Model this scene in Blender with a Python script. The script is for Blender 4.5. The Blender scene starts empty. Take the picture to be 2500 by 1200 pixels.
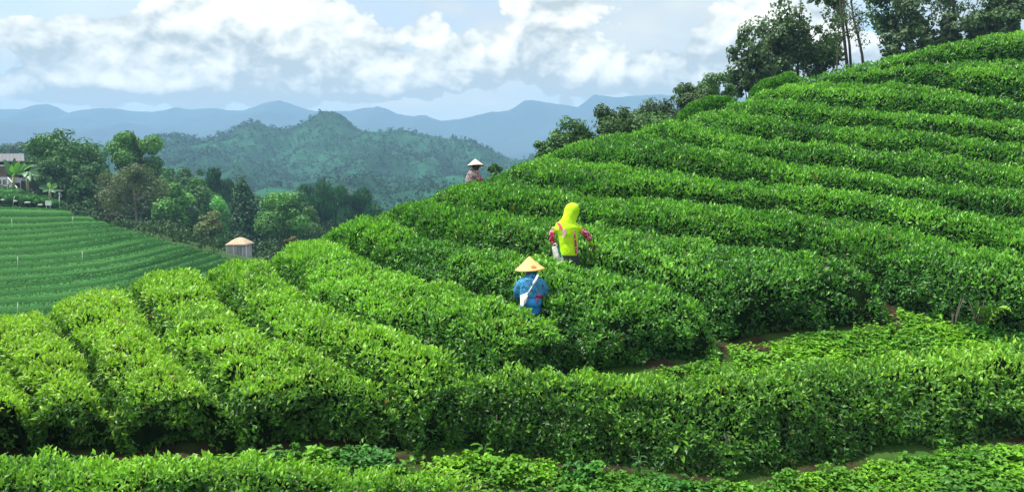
import bpy, bmesh, math, random
import numpy as np
from mathutils import Vector, Matrix

S = bpy.context.scene
COL = S.collection
R = math.radians
rng = np.random.RandomState(7)
random.seed(7)

# ------------------------------------------------------------------ camera
F_PX, CX, CY, PITCH = 1962.0, 1250.0, 600.0, R(4.66)
cam = bpy.data.cameras.new('camera')
camo = bpy.data.objects.new('camera', cam)
COL.objects.link(camo)
cam.sensor_width = 36.0
cam.lens = F_PX / 2500.0 * 36.0
cam.clip_start, cam.clip_end = 0.1, 20000.0
camo.location = (0, 0, 0)
camo.rotation_euler = (R(90) - PITCH, 0, 0)
S.camera = camo
FW = np.array([0, math.cos(PITCH), -math.sin(PITCH)])
UP = np.array([0, math.sin(PITCH), math.cos(PITCH)])
RT = np.array([1.0, 0, 0])


def ray(px, py):
    return FW + RT * ((px - CX) / F_PX) + UP * ((CY - py) / F_PX)


def at(px, py, d):
    """the point of the place seen at a pixel of the photograph, d metres deep"""
    return d * ray(px, py)


# ------------------------------------------------------------------ light, sky, exposure
SUN_EL, SUN_AZ = R(63), R(-85)          # azimuth from +Y (into the picture), clockwise
S.view_settings.view_transform = 'Standard'
S.view_settings.look = 'None'
S.view_settings.exposure = 1.36
S.view_settings.gamma = 1.0
S.view_settings.use_curve_mapping = False
S.cycles.use_denoising = True
S.cycles.denoising_prefilter = 'NONE'
S.cycles.use_adaptive_sampling = False
S.cycles.max_bounces = 6
S.cycles.diffuse_bounces = 3
S.cycles.glossy_bounces = 2
S.cycles.transmission_bounces = 4
S.cycles.volume_bounces = 0

sun = bpy.data.lights.new('sun', 'SUN')
sun.energy = 3.3
sun.angle = R(3.0)
sun.color = (1.0, 0.965, 0.9)
suno = bpy.data.objects.new('sun', sun)
COL.objects.link(suno)
sd = Vector((math.sin(SUN_AZ) * math.cos(SUN_EL), math.cos(SUN_AZ) * math.cos(SUN_EL), math.sin(SUN_EL)))
suno.rotation_euler = sd.to_track_quat('Z', 'Y').to_euler()

W = bpy.data.worlds.new('World')
S.world = W
W.use_nodes = True
W.cycles.sampling_method = 'MANUAL'
W.cycles.sample_map_resolution = 256
NT = W.node_tree
NT.nodes.clear()


class E:
    """small helper: shader maths written as expressions"""
    def __init__(s, sock, nt=None):
        s.k, s.nt = sock, nt or NT

    def _m(s, op, *o, clamp=False):
        n = s.nt.nodes.new('ShaderNodeMath')
        n.operation = op
        n.use_clamp = clamp
        for i, v in enumerate((s,) + o):
            if isinstance(v, E):
                s.nt.links.new(v.k, n.inputs[i])
            else:
                n.inputs[i].default_value = v
        return E(n.outputs[0], s.nt)

    def __add__(s, o): return s._m('ADD', o)
    def __sub__(s, o): return s._m('SUBTRACT', o)
    def __mul__(s, o): return s._m('MULTIPLY', o)
    def __truediv__(s, o): return s._m('DIVIDE', o)
    def clamp(s): return s._m('ADD', 0.0, clamp=True)

    def step(s, a, b):
        n = s.nt.nodes.new('ShaderNodeMapRange')
        n.interpolation_type = 'SMOOTHSTEP'
        s.nt.links.new(s.k, n.inputs['Value'])
        n.inputs['From Min'].default_value = a
        n.inputs['From Max'].default_value = b
        return E(n.outputs['Result'], s.nt)


def mixc(nt, fac, a, b, kind='MIX'):
    n = nt.nodes.new('ShaderNodeMix')
    n.data_type = 'RGBA'
    n.blend_type = kind
    for key, v in ((0, fac), (6, a), (7, b)):
        if isinstance(v, E):
            nt.links.new(v.k, n.inputs[key])
        elif hasattr(v, 'is_linked'):
            nt.links.new(v, n.inputs[key])
        elif isinstance(v, (int, float)):
            n.inputs[key].default_value = v
        else:
            n.inputs[key].default_value = (*v, 1)
    return n.outputs[2]


def build_sky():
    nodes, links = NT.nodes, NT.links
    out = nodes.new('ShaderNodeOutputWorld')
    bg = nodes.new('ShaderNodeBackground')
    links.new(bg.outputs[0], out.inputs['Surface'])
    sky = nodes.new('ShaderNodeTexSky')
    sky.sky_type = 'NISHITA'
    sky.sun_disc = False
    sky.sun_elevation = SUN_EL
    sky.sun_rotation = SUN_AZ
    sky.altitude = 600
    sky.air_density = 1.0
    sky.dust_density = 0.6
    bg.inputs['Strength'].default_value = 0.10
    tc = nodes.new('ShaderNodeTexCoord')
    vec = tc.outputs['Generated']
    sep = nodes.new('ShaderNodeSeparateXYZ')
    links.new(vec, sep.inputs[0])
    x, y, z = (E(sep.outputs[i]) for i in range(3))
    az = x._m('ARCTAN2', y)
    el = z._m('ARCSINE')

    def noise(scale, detail, rough, off=(0, 0, 0), sq=(1, 1, 1.6), dist=0.0):
        mp = nodes.new('ShaderNodeMapping')
        links.new(vec, mp.inputs['Vector'])
        mp.inputs['Location'].default_value = off
        mp.inputs['Scale'].default_value = sq
        n = nodes.new('ShaderNodeTexNoise')
        links.new(mp.outputs[0], n.inputs['Vector'])
        n.inputs['Scale'].default_value = scale
        n.inputs['Detail'].default_value = detail
        n.inputs['Roughness'].default_value = rough
        n.inputs['Distortion'].default_value = dist
        return E(n.outputs['Fac'])

    def billow(off):
        tot = None
        for sc, am in ((8.0, 0.9), (19.0, 0.5), (43.0, 0.28), (95.0, 0.15)):
            n = noise(sc, 0, 0.5, off, (1, 1, 1.35))
            v = (n * 2.0 - 1.0)._m('ABSOLUTE') * am
            tot = v if tot is None else tot + v
        return tot - 0.46

    def blob(px, py, rx, ry, amp, el=el):
        a = math.atan((px - CX) / F_PX)
        r = ray(px, py)
        e = math.asin(r[2] / np.linalg.norm(r))
        dx = (az - a) * (F_PX / rx)
        dy = (el - e) * (F_PX / ry)
        q = (dx * dx + dy * dy) * -1.0
        n = q._m('EXPONENT')
        return n * amp

    clouds = [(760, 110, 150, 105, 1.0), (620, 190, 180, 60, 0.75), (420, 90, 170, 110, 0.62), (480, 190, 150, 55, 0.45),
              (85, 75, 75, 45, 0.55), (205, 60, 40, 30, 0.4), (80, 225, 95, 40, 0.45), (360, 215, 60, 25, 0.45),
              (1310, 60, 75, 85, 0.85), (1220, 150, 130, 55, 0.8), (1040, 195, 130, 46, 0.95), (330, 205, 130, 40, 0.5), (880, 160, 90, 60, 0.45), (960, 90, 160, 70, 0.38), (560, 50, 160, 70, 0.4), (1480, 100, 120, 80, 0.35), (130, 130, 150, 60, 0.35), (1560, 205, 160, 35, 0.5), (1430, 180, 110, 40, 0.72),
              (930, 205, 60, 30, 0.4), (1780, 95, 115, 85, 1.05), (1880, 60, 70, 70, 0.8), (2090, 150, 90, 60, 0.9),
              (1960, 130, 90, 90, 0.8), (700, 40, 120, 60, 0.5), (560, 120, 90, 70, 0.4), (250, 150, 120, 60, 0.35), (1130, 120, 90, 60, 0.35), (1520, 160, 90, 45, 0.4), (1640, 190, 120, 45, 0.3), (180, 205, 200, 30, 0.3), (700, 225, 260, 22, 0.35), (2280, 60, 60, 60, 0.5), (625, 55, 35, 25, 0.5)]
    el_up = el + 0.017
    mask = mask_up = None
    for c in clouds:
        b, b2 = blob(*c), blob(*c, el=el_up)
        mask = b if mask is None else mask + b
        mask_up = b2 if mask_up is None else mask_up + b2
    relief = (mask - mask_up)
    # elsewhere: the same sort of cumulus all round
    front = (y.step(0.25, 0.75)) * (el.step(0.75, 0.3))
    away = noise(3.2, 3, 0.5, (4, 2, 1)).step(0.42, 0.66) * 0.8
    mask = mask * front + away * (front * -1.0 + 1.0)

    h0 = billow((0, 0, 0))
    h1 = billow((0.008, 0.0, -0.016))
    dens = mask * 1.45 + h0 * 1.35 - 0.40
    alpha = dens.step(0.0, 0.17)
    lit = (h0 - h1) * 1.7 + 0.52
    depth = dens.step(0.02, 1.0)
    shade = (lit * 1.0 + depth * 0.10 - 0.30 + relief * 1.15).clamp()
    # thin grey-white veil behind the cumulus, open in places to blue
    veil = noise(4.0, 3, 0.55, (1.3, 0.4, 0.2), (1, 1, 2.6), 0.4)
    gap = (blob(2140, 60, 75, 75, 1.0) + blob(1875, 5, 60, 26, 0.8) + blob(120, 20, 330, 70, 0.35)).clamp()
    va = (veil.step(0.25, 0.62) * 0.40 + 0.50) * (gap * -0.92 + 1.0)
    overhead_fill = el.step(0.15, 0.7)
    warm = mixc(NT, overhead_fill, (0.93, 0.89, 0.75), (1.22, 1.25, 1.3))  # warm tint low down; overhead sky out of view is brightened as added fill light
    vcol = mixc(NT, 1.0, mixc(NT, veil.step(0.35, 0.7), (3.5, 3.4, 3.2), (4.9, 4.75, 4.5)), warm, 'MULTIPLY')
    base = mixc(NT, va, sky.outputs[0], vcol)
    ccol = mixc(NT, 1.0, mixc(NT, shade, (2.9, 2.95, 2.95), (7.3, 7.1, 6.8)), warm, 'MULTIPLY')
    col = mixc(NT, alpha, base, ccol)
    below = z.step(-0.02, -0.2)
    col2 = mixc(NT, below, col, (1.2, 1.9, 1.6))
    links.new(col2, bg.inputs['Color'])


build_sky()

# ------------------------------------------------------------------ helpers


def tag(o, label=None, cat=None, group=None, kind=None):
    for k, v in (('label', label), ('category', cat), ('group', group), ('kind', kind)):
        if v:
            o[k] = v
    return o


def empty(name, loc, label, cat, group=None, rz=0.0):
    o = bpy.data.objects.new(name, None)
    o.empty_display_size = 0.2
    o.location = [float(v) for v in loc]
    o.rotation_euler = (0, 0, rz)
    COL.objects.link(o)
    return tag(o, label, cat, group)


def link(name, me, parent=None, mat=None):
    o = bpy.data.objects.new(name, me)
    COL.objects.link(o)
    if mat and not me.materials:
        me.materials.append(mat)
    if parent:
        o.parent = parent
    return o


def npmesh(name, V, Fc, col=None, smooth=False):
    """mesh from numpy vertices and an (n,3) or (n,4) face array, with an optional colour per vertex"""
    V = np.asarray(V, np.float32)
    Fc = np.asarray(Fc, np.int32)
    k = Fc.shape[1]
    me = bpy.data.meshes.new(name)
    me.vertices.add(len(V))
    me.vertices.foreach_set('co', V.ravel())
    me.loops.add(Fc.size)
    me.loops.foreach_set('vertex_index', Fc.ravel())
    me.polygons.add(len(Fc))
    me.polygons.foreach_set('loop_start', np.arange(0, Fc.size, k, dtype=np.int32))
    me.polygons.foreach_set('use_smooth', np.full(len(Fc), smooth))
    me.update(calc_edges=True)
    if col is not None:
        a = me.attributes.new('col', 'FLOAT_COLOR', 'POINT')
        c = np.ones((len(V), 4), np.float32)
        c[:, :3] = col
        a.data.foreach_set('color', c.ravel())
    return me


class MB:
    """collects shapes into one mesh"""
    def __init__(s):
        s.v, s.f = [], []

    def add(s, v, f):
        n = len(s.v)
        s.v += [tuple(map(float, p)) for p in v]
        s.f += [tuple(i + n for i in q) for q in f]
        return s

    def box(s, c, d, rz=0.0):
        c = np.array(c, float)
        v = []
        for sx in (-.5, .5):
            for sy in (-.5, .5):
                for sz in (-.5, .5):
                    p = np.array((sx * d[0], sy * d[1], sz * d[2]))
                    p = np.array((p[0] * math.cos(rz) - p[1] * math.sin(rz), p[0] * math.sin(rz) + p[1] * math.cos(rz), p[2]))
                    v.append(c + p)
        return s.add(v, [(0, 1, 3, 2), (4, 6, 7, 5), (0, 4, 5, 1), (2, 3, 7, 6), (0, 2, 6, 4), (1, 5, 7, 3)])

    def tube(s, pts, rad, seg=10, ref=(1, 0, 0), cap=True):
        pts = [np.array(p, float) for p in pts]
        n = len(pts)
        rad = [r if isinstance(r, (tuple, list)) else (r, r) for r in (rad if isinstance(rad, (list, tuple)) else [rad] * n)]
        v, f = [], []
        for i, p in enumerate(pts):
            t = pts[min(i + 1, n - 1)] - pts[max(i - 1, 0)]
            t /= np.linalg.norm(t) + 1e-9
            a = np.array(ref, float)
            if abs(a @ t) > 0.9:
                a = np.array((0, 1.0, 0)) if abs(t[1]) < 0.9 else np.array((0, 0, 1.0))
            a = a - t * (a @ t)
            a /= np.linalg.norm(a)
            b = np.cross(t, a)
            for k in range(seg):
                w = 2 * math.pi * k / seg
                v.append(p + a * rad[i][0] * math.cos(w) + b * rad[i][1] * math.sin(w))
        for i in range(n - 1):
            for k in range(seg):
                k2 = (k + 1) % seg
                f.append((i * seg + k, i * seg + k2, (i + 1) * seg + k2, (i + 1) * seg + k))
        if cap:
            f.append(tuple(reversed(range(seg))))
            f.append(tuple((n - 1) * seg + k for k in range(seg)))
        return s.add(v, f)

    def ball(s, c, r, seg=12, rings=8):
        r = r if isinstance(r, (tuple, list)) else (r, r, r)
        v, f = [], []
        v.append((c[0], c[1], c[2] - r[2]))
        for i in range(1, rings):
            th = math.pi * i / rings
            for k in range(seg):
                w = 2 * math.pi * k / seg
                v.append((c[0] + r[0] * math.sin(th) * math.cos(w), c[1] + r[1] * math.sin(th) * math.sin(w), c[2] - r[2] * math.cos(th)))
        v.append((c[0], c[1], c[2] + r[2]))
        for k in range(seg):
            f.append((0, 1 + (k + 1) % seg, 1 + k))
            m = 1 + (rings - 2) * seg
            f.append((m + k, m + (k + 1) % seg, len(v) - 1))
        for i in range(rings - 2):
            for k in range(seg):
                a, b = 1 + i * seg, 1 + (i + 1) * seg
                f.append((a + k, a + (k + 1) % seg, b + (k + 1) % seg, b + k))
        return s.add(v, f)

    def mesh(s, name, smooth=False):
        me = bpy.data.meshes.new(name)
        me.from_pydata(s.v, [], s.f)
        me.update()
        me.polygons.foreach_set('use_smooth', [smooth] * len(me.polygons))
        return me

    def build(s, name, mat, parent=None, smooth=False, remesh=None, smooth_it=0):
        me = s.mesh(name, smooth)
        if remesh:
            o = bpy.data.objects.new('tmp', me)
            COL.objects.link(o)
            m = o.modifiers.new('r', 'REMESH')
            m.mode = 'VOXEL'
            m.voxel_size = remesh
            m.use_smooth_shade = True
            if smooth_it:
                k = o.modifiers.new('s', 'SMOOTH')
                k.iterations = smooth_it
                k.factor = 0.5
            dg = bpy.context.evaluated_depsgraph_get()
            me2 = bpy.data.meshes.new_from_object(o.evaluated_get(dg))
            bpy.data.objects.remove(o)
            bpy.data.meshes.remove(me)
            me = me2
            me.name = name
            me.materials.clear()
        return link(name, me, parent, mat)


def _hash(i, j, k, seed):
    h = (i * 374761393 + j * 668265263 + k * 2147483647 + seed * 1274126177) & 0xFFFFFFFF
    h = ((h ^ (h >> 13)) * 1274126177) & 0xFFFFFFFF
    return ((h ^ (h >> 16)) & 0xFFFF) / 65535.0


def vnoise(p, scale=1.0, seed=0, octv=1):
    p = np.asarray(p, float) * scale
    tot, amp, nrm = 0.0, 1.0, 0.0
    for o in range(octv):
        q = p * (2 ** o)
        i = np.floor(q).astype(np.int64)
        f = q - i
        f = f * f * (3 - 2 * f)
        r = 0.0
        for dx in (0, 1):
            for dy in (0, 1):
                for dz in (0, 1):
                    w = (f[..., 0] if dx else 1 - f[..., 0]) * (f[..., 1] if dy else 1 - f[..., 1]) * (f[..., 2] if dz else 1 - f[..., 2])
                    r = r + w * _hash(i[..., 0] + dx, i[..., 1] + dy, i[..., 2] + dz, seed + o * 17)
        tot = tot + amp * r
        nrm += amp
        amp *= 0.5
    return tot / nrm


class TPS:
    """smooth height surface z(x, y) through given points"""
    def __init__(s, P, reg=0.02):
        s.P = np.array(P, float)
        n = len(s.P)
        d = np.linalg.norm(s.P[:, None, :2] - s.P[None, :, :2], axis=2)
        K = np.where(d > 0, d * d * np.log(d + 1e-9), 0) + reg * np.eye(n)
        A = np.zeros((n + 3, n + 3))
        A[:n, :n] = K
        A[:n, n] = A[n, :n] = 1
        A[:n, n + 1:] = s.P[:, :2]
        A[n + 1:, :n] = s.P[:, :2].T
        s.w = np.linalg.solve(A, np.concatenate([s.P[:, 2], np.zeros(3)]))

    def __call__(s, x, y):
        x, y = np.asarray(x, float), np.asarray(y, float)
        r = np.zeros(x.shape) + s.w[-3] + s.w[-2] * x + s.w[-1] * y
        for k, p in enumerate(s.P):
            d2 = (x - p[0]) ** 2 + (y - p[1]) ** 2
            r += s.w[k] * 0.5 * d2 * np.log(d2 + 1e-12)
        return r


def unit(v):
    return v / (np.linalg.norm(v, axis=-1, keepdims=True) + 1e-9)


# ------------------------------------------------------------------ materials
MATS = {}


def mat(name, base=(0.5, 0.5, 0.5), rough=0.6, vary=0.0, scale=8.0, spec=0.4, metal=0.0, bump=0.0, coord='Object'):
    if name in MATS:
        return MATS[name]
    m = bpy.data.materials.new(name)
    m.use_nodes = True
    nt = m.node_tree
    b = nt.nodes['Principled BSDF']
    b.inputs['Base Color'].default_value = (*base, 1)
    b.inputs['Roughness'].default_value = rough
    b.inputs['Specular IOR Level'].default_value = spec
    b.inputs['Metallic'].default_value = metal
    if vary or bump:
        tc = nt.nodes.new('ShaderNodeTexCoord')
        n = nt.nodes.new('ShaderNodeTexNoise')
        nt.links.new(tc.outputs[coord], n.inputs['Vector'])
        n.inputs['Scale'].default_value = scale
        n.inputs['Detail'].default_value = 6
        n.inputs['Roughness'].default_value = 0.65
        if vary:
            f = E(n.outputs['Fac'], nt).step(0.3, 0.7)
            c = mixc(nt, f, tuple(v * (1 - vary) for v in base), tuple(min(1, v * (1 + vary)) for v in base))
            nt.links.new(c, b.inputs['Base Color'])
        if bump:
            bm = nt.nodes.new('ShaderNodeBump')
            bm.inputs['Strength'].default_value = bump
            bm.inputs['Distance'].default_value = 0.05
            nt.links.new(n.outputs['Fac'], bm.inputs['Height'])
            nt.links.new(bm.outputs[0], b.inputs['Normal'])
    MATS[name] = m
    return m


def leaf_mat(name, rough=0.4, trans=0.3, spec=0.5, tcol=(1.0, 1.15, 0.45)):
    m = bpy.data.materials.new(name)
    m.use_nodes = True
    nt = m.node_tree
    b = nt.nodes['Principled BSDF']
    a = nt.nodes.new('ShaderNodeAttribute')
    a.attribute_name = 'col'
    nt.links.new(a.outputs['Color'], b.inputs['Base Color'])
    b.inputs['Roughness'].default_value = rough
    b.inputs['Specular IOR Level'].default_value = spec
    t = nt.nodes.new('ShaderNodeBsdfTranslucent')
    c = mixc(nt, 1.0, a.outputs['Color'], tcol, 'MULTIPLY')
    nt.links.new(c, t.inputs['Color'])
    mx = nt.nodes.new('ShaderNodeMixShader')
    mx.inputs[0].default_value = trans
    nt.links.new(b.outputs[0], mx.inputs[1])
    nt.links.new(t.outputs[0], mx.inputs[2])
    nt.links.new(mx.outputs[0], nt.nodes['Material Output'].inputs['Surface'])
    MATS[name] = m
    return m


TEA = leaf_mat('tea_leaf', 0.43, 0.40, 0.45)
TREELEAF = leaf_mat('tree_leaf', 0.55, 0.22, 0.3)
WEED = leaf_mat('weed_leaf', 0.5, 0.35, 0.35)
BROAD = leaf_mat('broad_leaf', 0.45, 0.35, 0.4)
CANOPY = leaf_mat('forest_leaf', 0.7, 0.1, 0.2)
BARK = mat('bark', (0.11, 0.085, 0.065), 0.85, 0.4, 9, 0.2, bump=0.4)
DARKBARK = mat('dark_bark', (0.05, 0.042, 0.036), 0.85, 0.4, 9, 0.2, bump=0.4)
PALEBARK = mat('pale_bark', (0.30, 0.27, 0.23), 0.85, 0.35, 9, 0.2, bump=0.4)
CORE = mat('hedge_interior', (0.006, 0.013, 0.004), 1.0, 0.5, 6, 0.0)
TRIM = mat('clipped_tea', (0.046, 0.155, 0.034), 0.8, 0.3, 9, 0.06, bump=0.8)


def attr_mat(name, rough=0.9):
    m = bpy.data.materials.new(name)
    m.use_nodes = True
    nt = m.node_tree
    a = nt.nodes.new('ShaderNodeAttribute')
    a.attribute_name = 'col'
    b = nt.nodes['Principled BSDF']
    nt.links.new(a.outputs['Color'], b.inputs['Base Color'])
    b.inputs['Roughness'].default_value = rough
    b.inputs['Specular IOR Level'].default_value = 0.15
    return m


def soil_mat():
    m = mat('soil', (0.030, 0.021, 0.012), 0.95, 0.5, 3.0, 0.1, bump=0.6)
    nt = m.node_tree
    b = nt.nodes['Principled BSDF']
    old = b.inputs['Base Color'].links[0].from_socket
    n = nt.nodes.new('ShaderNodeTexNoise')
    tc = nt.nodes.new('ShaderNodeTexCoord')
    nt.links.new(tc.outputs['Object'], n.inputs['Vector'])
    n.inputs['Scale'].default_value = 0.9
    n.inputs['Detail'].default_value = 8
    f = E(n.outputs['Fac'], nt).step(0.42, 0.56)
    c = mixc(nt, f, old, (0.035, 0.085, 0.015))
    nt.links.new(c, b.inputs['Base Color'])
    return m


SOIL = soil_mat()

# ------------------------------------------------------------------ leaves


def leaves_mesh(name, P, D, Nn, L, Wd, C, detailed=True):
    """P leaf bases, D axes, Nn rough upward side of each blade; real folded, bent blades"""
    n = len(P)
    D = unit(D)
    Sd = unit(np.cross(D, Nn))
    N = np.cross(Sd, D)
    L = np.asarray(L)[:, None]
    Wd = np.asarray(Wd)[:, None]
    if detailed:
        bend = (0.10 + 0.22 * rng.rand(n, 1)) * L
        mid = P + D * L * 0.48
        a = mid + Sd * Wd * 0.5 + N * Wd * 0.14
        b = mid - Sd * Wd * 0.5 + N * Wd * 0.14
        tip = P + D * L - N * bend
        V = np.stack([P, a, mid, b, tip], 1).reshape(-1, 3)
        i = np.arange(n)[:, None] * 5
        Fc = np.concatenate([i + [[0, 1, 2]], i + [[0, 2, 3]], i + [[2, 1, 4]], i + [[2, 4, 3]]], 0)
        return npmesh(name, V, Fc, np.repeat(C, 5, 0))
    mid = P + D * L * 0.5
    a = mid + Sd * Wd * 0.5 + N * Wd * 0.15
    b = mid - Sd * Wd * 0.5 + N * Wd * 0.15
    tip = P + D * L - N * L * 0.12
    V = np.stack([P, a, tip, b], 1).reshape(-1, 3)
    i = np.arange(n)[:, None] * 4
    Fc = np.concatenate([i + [[0, 1, 2]], i + [[0, 2, 3]]], 0)
    return npmesh(name, V, Fc, np.repeat(C, 4, 0))


# ------------------------------------------------------------------ the near hill
SIL = [(-300, 835, 11.3), (0, 785, 12.2), (150, 743, 12.9), (300, 692, 13.6), (400, 668, 13.9), (500, 655, 14.2), (600, 640, 14.6), (660, 630, 15.0), (760, 582, 16.2), (900, 530, 17.6), (1080, 479, 19.2), (1180, 440, 20.3), (1310, 397, 21.6),
       (1500, 332, 23.2), (1700, 285, 24.6), (1830, 242, 25.4), (1960, 197, 26), (2100, 157, 26.4), (2300, 110, 26.6), (2500, 68, 26.6), (2800, 20, 26.6)]
INNER = [(-300, 1200, 7.0), (0, 1200, 7.3), (1250, 1200, 7.45), (2500, 1200, 7.6), (2800, 1200, 7.6), (0, 1095, 8.1), (700, 1120, 7.85), (1300, 1110, 8.2), (1900, 1130, 8.35), (2500, 1050, 8.7), (2800, 1040, 8.7),
         (0, 950, 9.5), (300, 900, 10.0), (700, 890, 9.7), (1050, 950, 9.4), (1450, 890, 9.95), (1900, 890, 10.05), (2500, 815, 10.6), (200, 820, 11.2), (500, 780, 11.6), (700, 750, 11.7), (900, 680, 12.9), (1290, 750, 11.35), (1400, 645, 12.7),
         (1100, 600, 14.2), (1900, 790, 11.3), (1900, 600, 14.0), (2500, 600, 13.6), (1500, 480, 16.6), (1900, 450, 17.3), (2500, 400, 18.0), (2200, 300, 20.9), (1800, 340, 20.7), (2500, 220, 22.6), (2800, 400, 18.0), (2800, 600, 13.6), (-300, 950, 9.6)]
_pts = []
SIL = [(px, py + 0.115 * F_PX / d, d) for px, py, d in SIL]
for px, py, d in SIL + INNER:
    _pts.append(at(px, py, d))
for px, py, d in SIL:
    p = at(px, py, d)
    r = ray(px, py)
    hd = np.array([r[0], r[1]]) / np.hypot(r[0], r[1])
    sl = r[2] / np.hypot(r[0], r[1])
    for dist in (2.5, 6.0, 12.0):
        _pts.append((p[0] + hd[0] * dist, p[1] + hd[1] * dist, p[2] + sl * dist - 0.055 * dist ** 2 - 0.04 * dist))
_pts += [(-6, 2, -3.7), (0, 2, -3.8), (6, 2, -3.8), (0, -4, -4.6), (-14, 3, -4.4), (14, 3, -3.2)]
T = TPS(_pts, 0.05)
HD = 0.62                    # hedge height


def march(px, py, lvl=0.0, dmin=4.0, dmax=34.0):
    d = np.arange(dmin, dmax, 0.04)
    P = d[:, None] * ray(px, py)[None]
    g = P[:, 2] - (T(P[:, 0], P[:, 1]) - lvl)
    k = np.nonzero(g < 0)[0]
    j = k[0] if len(k) else int(np.argmin(g))
    return P[j]


def world_line(pts, ridge=0.0):
    q = []
    for i in range(len(pts) - 1):
        a, b = pts[i], pts[i + 1]
        a = (*a, 0) if len(a) == 2 else a
        b = (*b, 0) if len(b) == 2 else b
        n = max(1, int(math.hypot(b[0] - a[0], b[1] - a[1]) / 22))
        for k in range(n):
            q.append([a[j] + (b[j] - a[j]) * k / n for j in range(3)])
    e = pts[-1]
    q.append([e[0], e[1], e[2] if len(e) > 2 else 0])
    P = np.array([march(*k)[:2] for k in q])
    if ridge:
        t = P[0] - P[min(6, len(P) - 1)]
        t /= np.linalg.norm(t)
        aw = P[0] / np.linalg.norm(P[0])
        ext = []
        p = P[0].copy()
        for k in range(int(ridge / 0.4)):
            t = t * 0.9 + aw * 0.1
            t /= np.linalg.norm(t)
            p = p + t * 0.4
            ext.append(p.copy())
        P = np.concatenate([np.array(ext[::-1]), P])
    for _ in range(4):
        P[1:-1] = 0.25 * P[:-2] + 0.5 * P[1:-1] + 0.25 * P[2:]
    return P


def resample(P, n):
    s = np.concatenate([[0], np.cumsum(np.linalg.norm(np.diff(P, axis=0), axis=1))])
    u = np.linspace(0, s[-1], n)
    return np.stack([np.interp(u, s, P[:, k]) for k in range(P.shape[1])], 1), s[-1]


FOOT = np.zeros((400, 400), bool)      # where hedges stand, 0.1 m cells, x from -15, y from 3


def loft(back, front, surf, depth, rb, rf, ru, tilt, bump, step, ns, cap0, cap1, nz=0, gap=0.2, dome=0.05):
    _, L0 = resample(back, 4)
    _, L1 = resample(front, 4)
    n = max(8, int(max(L0, L1) / step))
    B, _ = resample(back, n)
    Fr, _ = resample(front, n)
    wv = np.linalg.norm(Fr - B, axis=1)[:, None]
    half = (Fr - B) / 2 * (1 - np.minimum(gap / (wv + 1e-6), 0.28))
    B, Fr = (B + Fr) / 2 - half, (B + Fr) / 2 + half
    tt = np.linspace(0, 1, ns)
    s = 0.5 - 0.5 * np.cos(math.pi * tt)
    s = 0.55 * s + 0.45 * tt
    XY = B[:, None] * (1 - s)[None, :, None] + Fr[:, None] * s[None, :, None]
    w = np.linalg.norm(Fr - B, axis=1)[:, None]
    z0 = surf(XY[..., 0], XY[..., 1])
    mid = 0.5 * (B + Fr)
    zm = surf(mid[:, 0], mid[:, 1])[:, None]
    z = z0 * (1 - tilt) + zm * tilt
    q = lambda e, r: 1 - np.sqrt(np.clip(1 - (1 - np.clip(e / r, 0, 1)) ** 2, 0, 1))
    ub = np.concatenate([[0], np.cumsum(np.linalg.norm(np.diff(mid, axis=0), axis=1))])
    dr = np.maximum(q(s[None] * w, np.minimum(rb, w * 0.3)), q((1 - s)[None] * w, np.minimum(rf, w * 0.5)))
    if cap0:
        dr = np.maximum(dr, q(ub, ru)[:, None])
    if cap1:
        dr = np.maximum(dr, q(ub[-1] - ub, ru)[:, None])
    P3 = np.concatenate([XY, z[..., None]], 2)
    nb = vnoise(P3, 1.9, 11 + nz, 2) - 0.5
    nb2 = vnoise(P3, 0.6, 31 + nz) - 0.5
    base = z0 - depth
    z = z - dr * (z - base) + (nb * 1.5 * bump + nb2 * bump) * (1 - dr * 0.7) + dome * (1 - (2 * s[None] - 1) ** 2)
    P3[..., 2] = z
    side = unit(np.concatenate([(Fr - B), np.zeros((n, 1))], 1))[:, None]
    P3 += side * ((vnoise(P3, 1.6, 77 + nz, 2) - 0.5) * bump * 2.2)[..., None] * (dr[..., None] > 0.15)
    return P3


def grid_faces(n, m):
    i, j = np.meshgrid(np.arange(n - 1), np.arange(m - 1), indexing='ij')
    a = (i * m + j).ravel()
    return np.stack([a, a + 1, a + m + 1, a + m], 1)


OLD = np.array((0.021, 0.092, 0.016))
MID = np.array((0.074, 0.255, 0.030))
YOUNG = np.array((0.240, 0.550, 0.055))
hedge_stats = [0, 0]


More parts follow.
